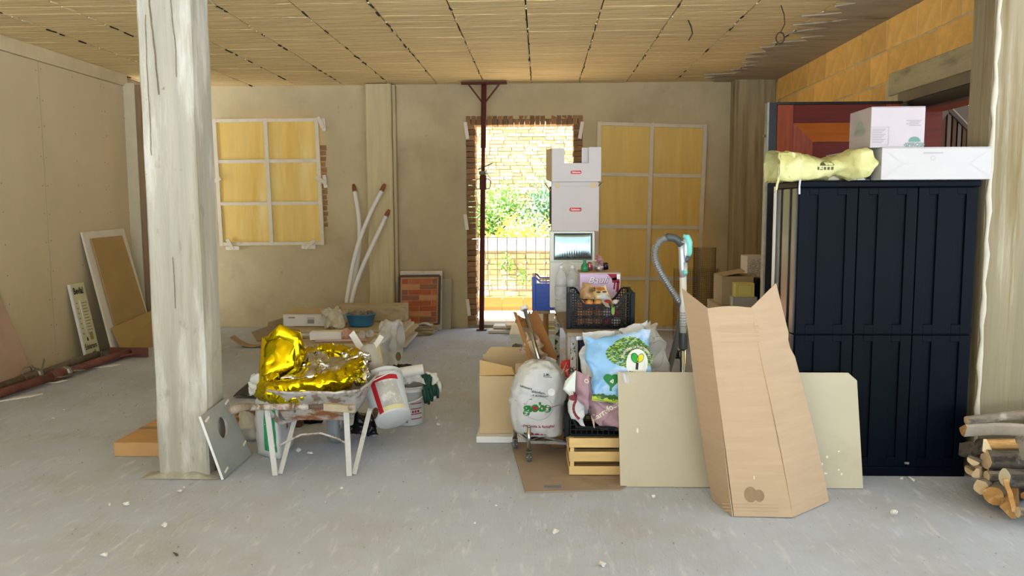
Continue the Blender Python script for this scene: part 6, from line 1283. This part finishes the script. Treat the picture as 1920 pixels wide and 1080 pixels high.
# ---------------------------------------------------------------- sacks below the barrow
sk_ = thing('cement_sack', 'white paper sack with green stripe and red cross mark under the wheelbarrow', 'sack', (-1.58, 4.75, 0))
m_sk = M('sack_paper', 'd3d3cf', r=.8, var=.05, s=5, b=.2, bs=12)
sa, sb2, sc_ = W(483, 852, z=.002), W(524, 862, z=.002), W(551, 832, z=.002)
sd = sa+(sc_-sb2); H_ = .36
g = G(); rows_ = 12
for j in range(rows_+1):
    z = .003+H_*j/rows_; s_ = 1+.05*math.sin(PI*j/rows_)-.25*(j == rows_); cc2 = (sa+sb2+sc_+sd)/4
    for a, b in ((sa, sb2), (sb2, sc_), (sc_, sd), (sd, sa)):
        for k in range(6): p = a.lerp(b, k/6); p = cc2+(p-cc2)*s_; g.v.append(Vector((p.x, p.y, z)))
for j in range(rows_):
    for k in range(24): g.f.append((j*24+k, j*24+(k+1) % 24, (j+1)*24+(k+1) % 24, (j+1)*24+k))
g.f += [tuple(range(24))[::-1], tuple(rows_*24+k for k in range(24))]; g.crumple(.012, 10, 121); 
for v in g.v: v.z = max(.003, v.z)
link('sack', g, m_sk, sk_, smooth=True); bsk = g.bvh()
fA = fr3([sa, sb2, sb2+Vector((0, 0, H_)), sa+Vector((0, 0, H_))]); fB = fr3([sb2, sc_, sc_+Vector((0, 0, H_)), sb2+Vector((0, 0, H_))])
w1 = (sb2-sa).length
decal('green_stripe', rect2d(-w1*.10, w1*.42, -.14, .16, 10), ink('sackgreen', '2f9a66'), sk_, fA, bsk, .002)
decal('stripe_marks', cat2d(*[rect2d(-.004, .022, y, y+.010, 2) for y in (.06, .085, .11, .13)]), m_white, sk_, fA, bsk, .003)
decal('cross_mark', cat2d(line2d([(-.014, -.014), (.014, .014)], .008), line2d([(-.014, .014), (.014, -.014)], .008)), ink('labelred', ''), sk_, fB @ TR(0, -.02, 0), bsk, .003)
decal('text_lines', cat2d(*[rect2d(-.03, .05, .04+.014*k, .045+.014*k, 3) for k in range(5)]), ink('greytext', ''), sk_, fB, bsk, .003)
sheetbag('white_sack', 'crumpled white sack leaning between the holed board and the cement sack', [Vector((W(455, 845, 4.85).x, 4.85, .01)), Vector((W(482, 845, 4.85).x, 4.85, .01)), W(478, 770, 4.92), W(446, 772, 4.92)], .07, m_sk, 122, .04, 8, 20)
sheetbag('bin_bag', 'glossy black bin bag on the floor between the right barrow leg and the tilted bucket', [Vector((W(645, 830, 4.86).x, 4.90, .03)), Vector((W(706, 830, 4.86).x, 4.90, .03)), W(700, 770, 4.98), W(640, 770, 4.98)], .09, M('blackbag', '0c0d0f', r=.22, var=0, sp=.7, b=.4, bs=12), 123, .05, 8, 24)
sheetbag('bin_bag', 'black bin bag in the shade behind the barrow wheel', [Vector((W(555, 820, 5.2).x, 5.25, .03)), Vector((W(600, 820, 5.2).x, 5.25, .03)), W(600, 778, 5.3), W(552, 778, 5.3)], .10, MC['blackbag'], 124, .05, 8, 20)
# dark cloth and brown boards between column and barrow
dc = thing('tarpaulin', 'folded dark grey tarpaulin on the floor right of the left column', 'cloth', (-2.2, 6.2, 0)); a, b = W(424, 740, z=.01), W(490, 708, z=.01)
g = G().grid(lambda u, v: (-2.36+u*.55+.0, 5.95+v*.55, .004+.10*min(1, 5*min(u, 1-u, v, 1-v)+.15)+.025*nv((u*4, v*4, 0), 1.2)), 26, 22)
link('cloth', g, M('tarp', '4c4640', r=.85, var=.3, s=8, b=.5, bs=12), dc, smooth=True, solid=.006)
for i, (y0_, x0_, l_, r_) in enumerate(((5.55, -2.15, .60, .10), (5.35, -2.12, .52, -.06), (5.15, -2.02, .42, .05))):
    o = link('brown_board', G().box(x0_, x0_+l_, y0_, y0_+.16, .004+.0*i, .03+.0*i, rot=r_), M('brown_bd', '6b4a34', r=.8, var=.2, s=5, st=(1, 5, 1)), loc=(x0_, y0_, 0), bev=.003)
    tag(o, ('brown board on the floor, farthest of three behind the wheelbarrow', 'brown board on the floor, middle of three behind the wheelbarrow', 'brown board on the floor, nearest of three behind the wheelbarrow')[i], 'board')
# ---------------------------------------------------------------- rear pile of sheets, carton, basin
sp_ = thing('sheet_pile', 'low pile of pale boards and flattened cartons by the back wall', 'pile', (-1.95, 8.3, 0))
for i in range(8):
    m = (m_planko, m_card2, M('gyps', 'd3cbb5', var=.05), m_old)[i % 4]; link('sheet', G().box(-2.62+.05*(i % 3), -1.36-.04*((i+1) % 3), 7.9+.03*(i % 2), 8.75, .003+i*.029, .030+i*.029, rot=(.02, -.02, .01, -.01)[i % 4]), m, sp_, bev=.003)
ZP = .003+8*.029+.004
t, mt, (w, d, h) = closed_box('white_carton_box', 'white carton with grey print lying on the pale pile near the back wall', 'box', W(531, 600, 8.15).x, W(640, 600, 8.15).x, 8.15, 8.5, ZP, ZP+.125, M('wht2', 'ddd8ce', var=.04))
decal('grey_print', cat2d(rect2d(-.05, .02, -.035, .01, 2), rect2d(-.055, .025, .02, .026, 2), rect2d(-.25, -.18, .02, .035, 2)), ink('greytext', ''), t, mt @ front(0, -d, h/2)); link('loose_lid', G().slab((-w, -d-.01, h+.006), (w, -d, h+.006), (w, d, h+.006), (-w, d, h+.03), .003).xf(mt), m_card2, t)
bn = thing('basin', 'blue plastic basin filled with rubble on the pale pile', 'basin', (W(677, 600, 8.2).x, 8.2, ZP)); bxx = bn.location.x
g = G().loft([(ZP+.001, bxx, 8.2, .115, .10), (ZP+.01, bxx, 8.2, .12, .105), (ZP+.118, bxx, 8.2, .148, .13), (ZP+.12, bxx, 8.2, .158, .14), (ZP+.126, bxx, 8.2, .158, .14), (ZP+.126, bxx, 8.2, .146, .128), (ZP+.09, bxx, 8.2, .135, .12), (ZP+.085, bxx, 8.2, .02, .02)], 40, .8); link('bowl', g, M('basin_blue', '3f7fa8', r=.4, var=.05), bn, smooth=True)
rd = random.Random(8); g = G()
for i in range(40): g.ball((bxx+rd.uniform(-.10, .10), 8.2+rd.uniform(-.09, .09), ZP+.10+rd.uniform(0, .035)), rd.uniform(.012, .028), 6, 4, (1, 1, .8))
o = link('rubble', g.crumple(.02, 20, 4), M('rubble_m', '8c7d6a', var=.35, s=14), bn); o['kind'] = 'stuff'
closed_box('long_carton', 'long beige carton behind the blue basin against the back wall', 'box', W(636, 590, 8.55).x, W(761, 590, 8.55).x, 8.52, 8.74, ZP, ZP+.175, m_planko)
sheetbag('clear_bag', 'clear plastic bag with yellow lining standing on the pale pile', [Vector((W(605, 615, 8.02).x, 8.03, ZP+.01)), Vector((W(648, 615, 8.02).x, 8.03, ZP+.01)), W(634, 574, 8.06), W(600, 582, 8.06)], .06, M('cloudy_film', 'd8d2bc', r=.3, var=.1, s=8, alpha=.72, b=.4, bs=14), 131, .06, 8, 24)
yl = pillow([Vector((W(612, 615, 8).x, 8.02, ZP+.012)), Vector((W(636, 615, 8).x, 8.02, ZP+.012)), W(632, 598, 8.03), W(616, 598, 8.03)], .03, 12, .03, 10, 132); link('yellow_lining', yl, M('yellowlin', 'd8bf4a', r=.4), bpy.data.objects['clear_bag.001'] if 'clear_bag.001' in bpy.data.objects else sp_, smooth=True)
# nearer pile
np_ = closed_box('low_crate', 'pale carton on the floor behind the wheelbarrow under the tubes and cups', 'box', W(560, 640, 7.0).x, W(690, 640, 7.0).x, 7.0, 7.5, .003, .25, m_old)[0]
ZN = .2545
def rod(nm, lab, cat, a, b, r, m): t = thing(nm, lab, cat, a); link('tube', G().tube([a, b], r, 16), m, t, smooth=True); return t
a, b = W(580, 624, 7.15), W(640, 622, 7.15); tag(link('foam_block', G().bar((a.x, 7.2, ZN+.04), (b.x, 7.2, ZN+.045), .10, .075), M('foamwhite', 'eae8e3', var=.02), loc=(a.x, 7.2, ZN), bev=.006), 'white foam block on the low carton behind the balloon', 'block')
rod('wooden_rod', 'thin pinkish rod lying across the low carton behind the balloon', 'rod', Vector((W(590, 636, 7.04).x, 7.06, ZN+.012)), Vector((W(686, 630, 7.04).x, 7.10, ZN+.014)), .011, M('pinkrod', 'cdb0a8', var=.05))
for i, px in enumerate((660, 674, 687)):
    x = W(px, 620, 7.2).x; o = link('plastic_cup', G().lathe([(.022, 0), (.035, .07), (.033, .07), (.020, .004)], 16).xf(TR(x, 7.22+.03*(i % 2), ZN+.036, .4*i, PI/2-.2*i)), M('cupw', 'dcd6cc', r=.4, var=.03), loc=(x, 7.22, ZN), smooth=True)
    zo = min((o.matrix_world.translation.z+v.co.z) for v in o.data.vertices)
    tag(o, ('left', 'middle', 'right')[i]+' white cup lying among the clutter below the blue basin', 'cup')
rgb = pillow([W(640, 634, 7.1), W(662, 634, 7.1), W(658, 618, 7.14), W(644, 616, 7.14)], .02, 12, .03, 12, 140); tag(link('pink_cloth', rgb, M('pinkcloth', 'c99a8c', var=.1), loc=W(650, 628, 7.1), smooth=True), 'pinkish crumpled rag next to the white cups', 'cloth')
# left rear scraps
cr_ = thing('cardboard_tray', 'brown cardboard tray on the floor by the back wall left of the white carton', 'cardboard', (-3.2, 8.7, 0)); q = [W(434, 634, z=.01), W(508, 634, z=.01)]
x0, x1 = q[0].x+.35, W(513, 634, 8.6).x
link('base', G().box(x0, x1, 8.6, 8.95, .003, .012), m_carddk, cr_); link('side', G().slab((x0, 8.6, .012), (x1, 8.6, .012), (x1+.03, 8.57, .20), (x0-.05, 8.57, .11), .005), M('cb_dull', 'a08a68', var=.1), cr_); link('side', G().slab((x0, 8.95, .012), (x1, 8.95, .012), (x1+.02, 8.98, .22), (x0, 8.98, .16), .005), M('cb_dull', ''), cr_)
a = W(438, 626, 8.3); bn2 = thing('curved_board', 'thin curved board rocking on the floor left of the balloon', 'board', (a.x, 8.25, 0)); link('board', G().grid(lambda u, v: (a.x+u*.34, 8.2+v*.12, .012+.075*(u*2-1.3)**2*.8), 16, 4), M('cb_dull', ''), bn2, solid=.01)
a = W(490, 636, 8.35); tag(link('red_scrap', G().ball((a.x, 8.42, .024), .03, 10, 6, (1, 1, .7)).crumple(.03, 14, 4), M('redscrap', 'c2302c', r=.6), loc=(a.x, 8.42, .02)), 'small red scrap on the floor by the brown tray left of the balloon', 'scrap')
# ---------------------------------------------------------------- crumbs on the floor
crm = []
for i in range(4):
    g = G().ball((0, 0, .006), .010, 6, 4, (1.3, 1, .6)).crumple(.010, 60, i); zl = min(v.z for v in g.v); g.xf(Matrix.Translation((0, 0, -zl))); me = bmesh_('plaster_crumb', g, M('crumb', 'dcd9d2', var=.1)); crm.append(me)
spots = [(818, 787), (822, 798), (545, 788), (548, 803), (560, 850), (582, 852), (700, 818), (337, 924), (345, 917), (206, 948), (236, 949), (196, 1045), (308, 990), (610, 944), (640, 918), (1041, 1001), (1225, 935), (1690, 900), (1705, 898), (1711, 903), (1676, 968), (100, 786), (120, 770), (238, 740), (890, 985), (930, 950), (1130, 1063), (520, 860)]
rd = random.Random(5)
for i, (px, py) in enumerate(spots):
    p = W(px, py, z=.0); o = bpy.data.objects.new('plaster_crumb', crm[i % 4]); C.objects.link(o); o.location = (p.x, p.y, .003); o.scale = [rd.uniform(.6, 1.4)]*3; o.rotation_euler.z = rd.uniform(0, 6); tag(o, 'small white plaster crumb lying on the concrete floor', 'crumb', 'plaster crumbs on the floor')
g = G(); 
for i in range(1600):
    x, y = rd.uniform(-4.2, 2.6), 2.2+rd.random()**1.0*6.5; r = rd.choice((.002, .003, .003, .005)); g.ball((x, y, .003+r*.3), r, 4, 2, (1.2, 1, .7))
o = link('grit', g, M('grit_m', 'a8a59e', var=.5, s=3), fl); o['kind'] = 'stuff'
p = W(325, 1036, z=.004); tw = thing('twig', 'tiny dark dry leaf and stalk on the floor at lower left', 'leaf', p)
link('leaf', G().tube([p, p+Vector((.012, -.012, .002)), p+Vector((.028, -.030, .004)), p+Vector((.036, -.036, .002))], [.002, .003, .006, .001], 6), M('leafdry', '4c3a30', var=.1), tw)
bpy.context.view_layer.update()
for o in bpy.data.objects:
    if '_w' in o: del o['_w']
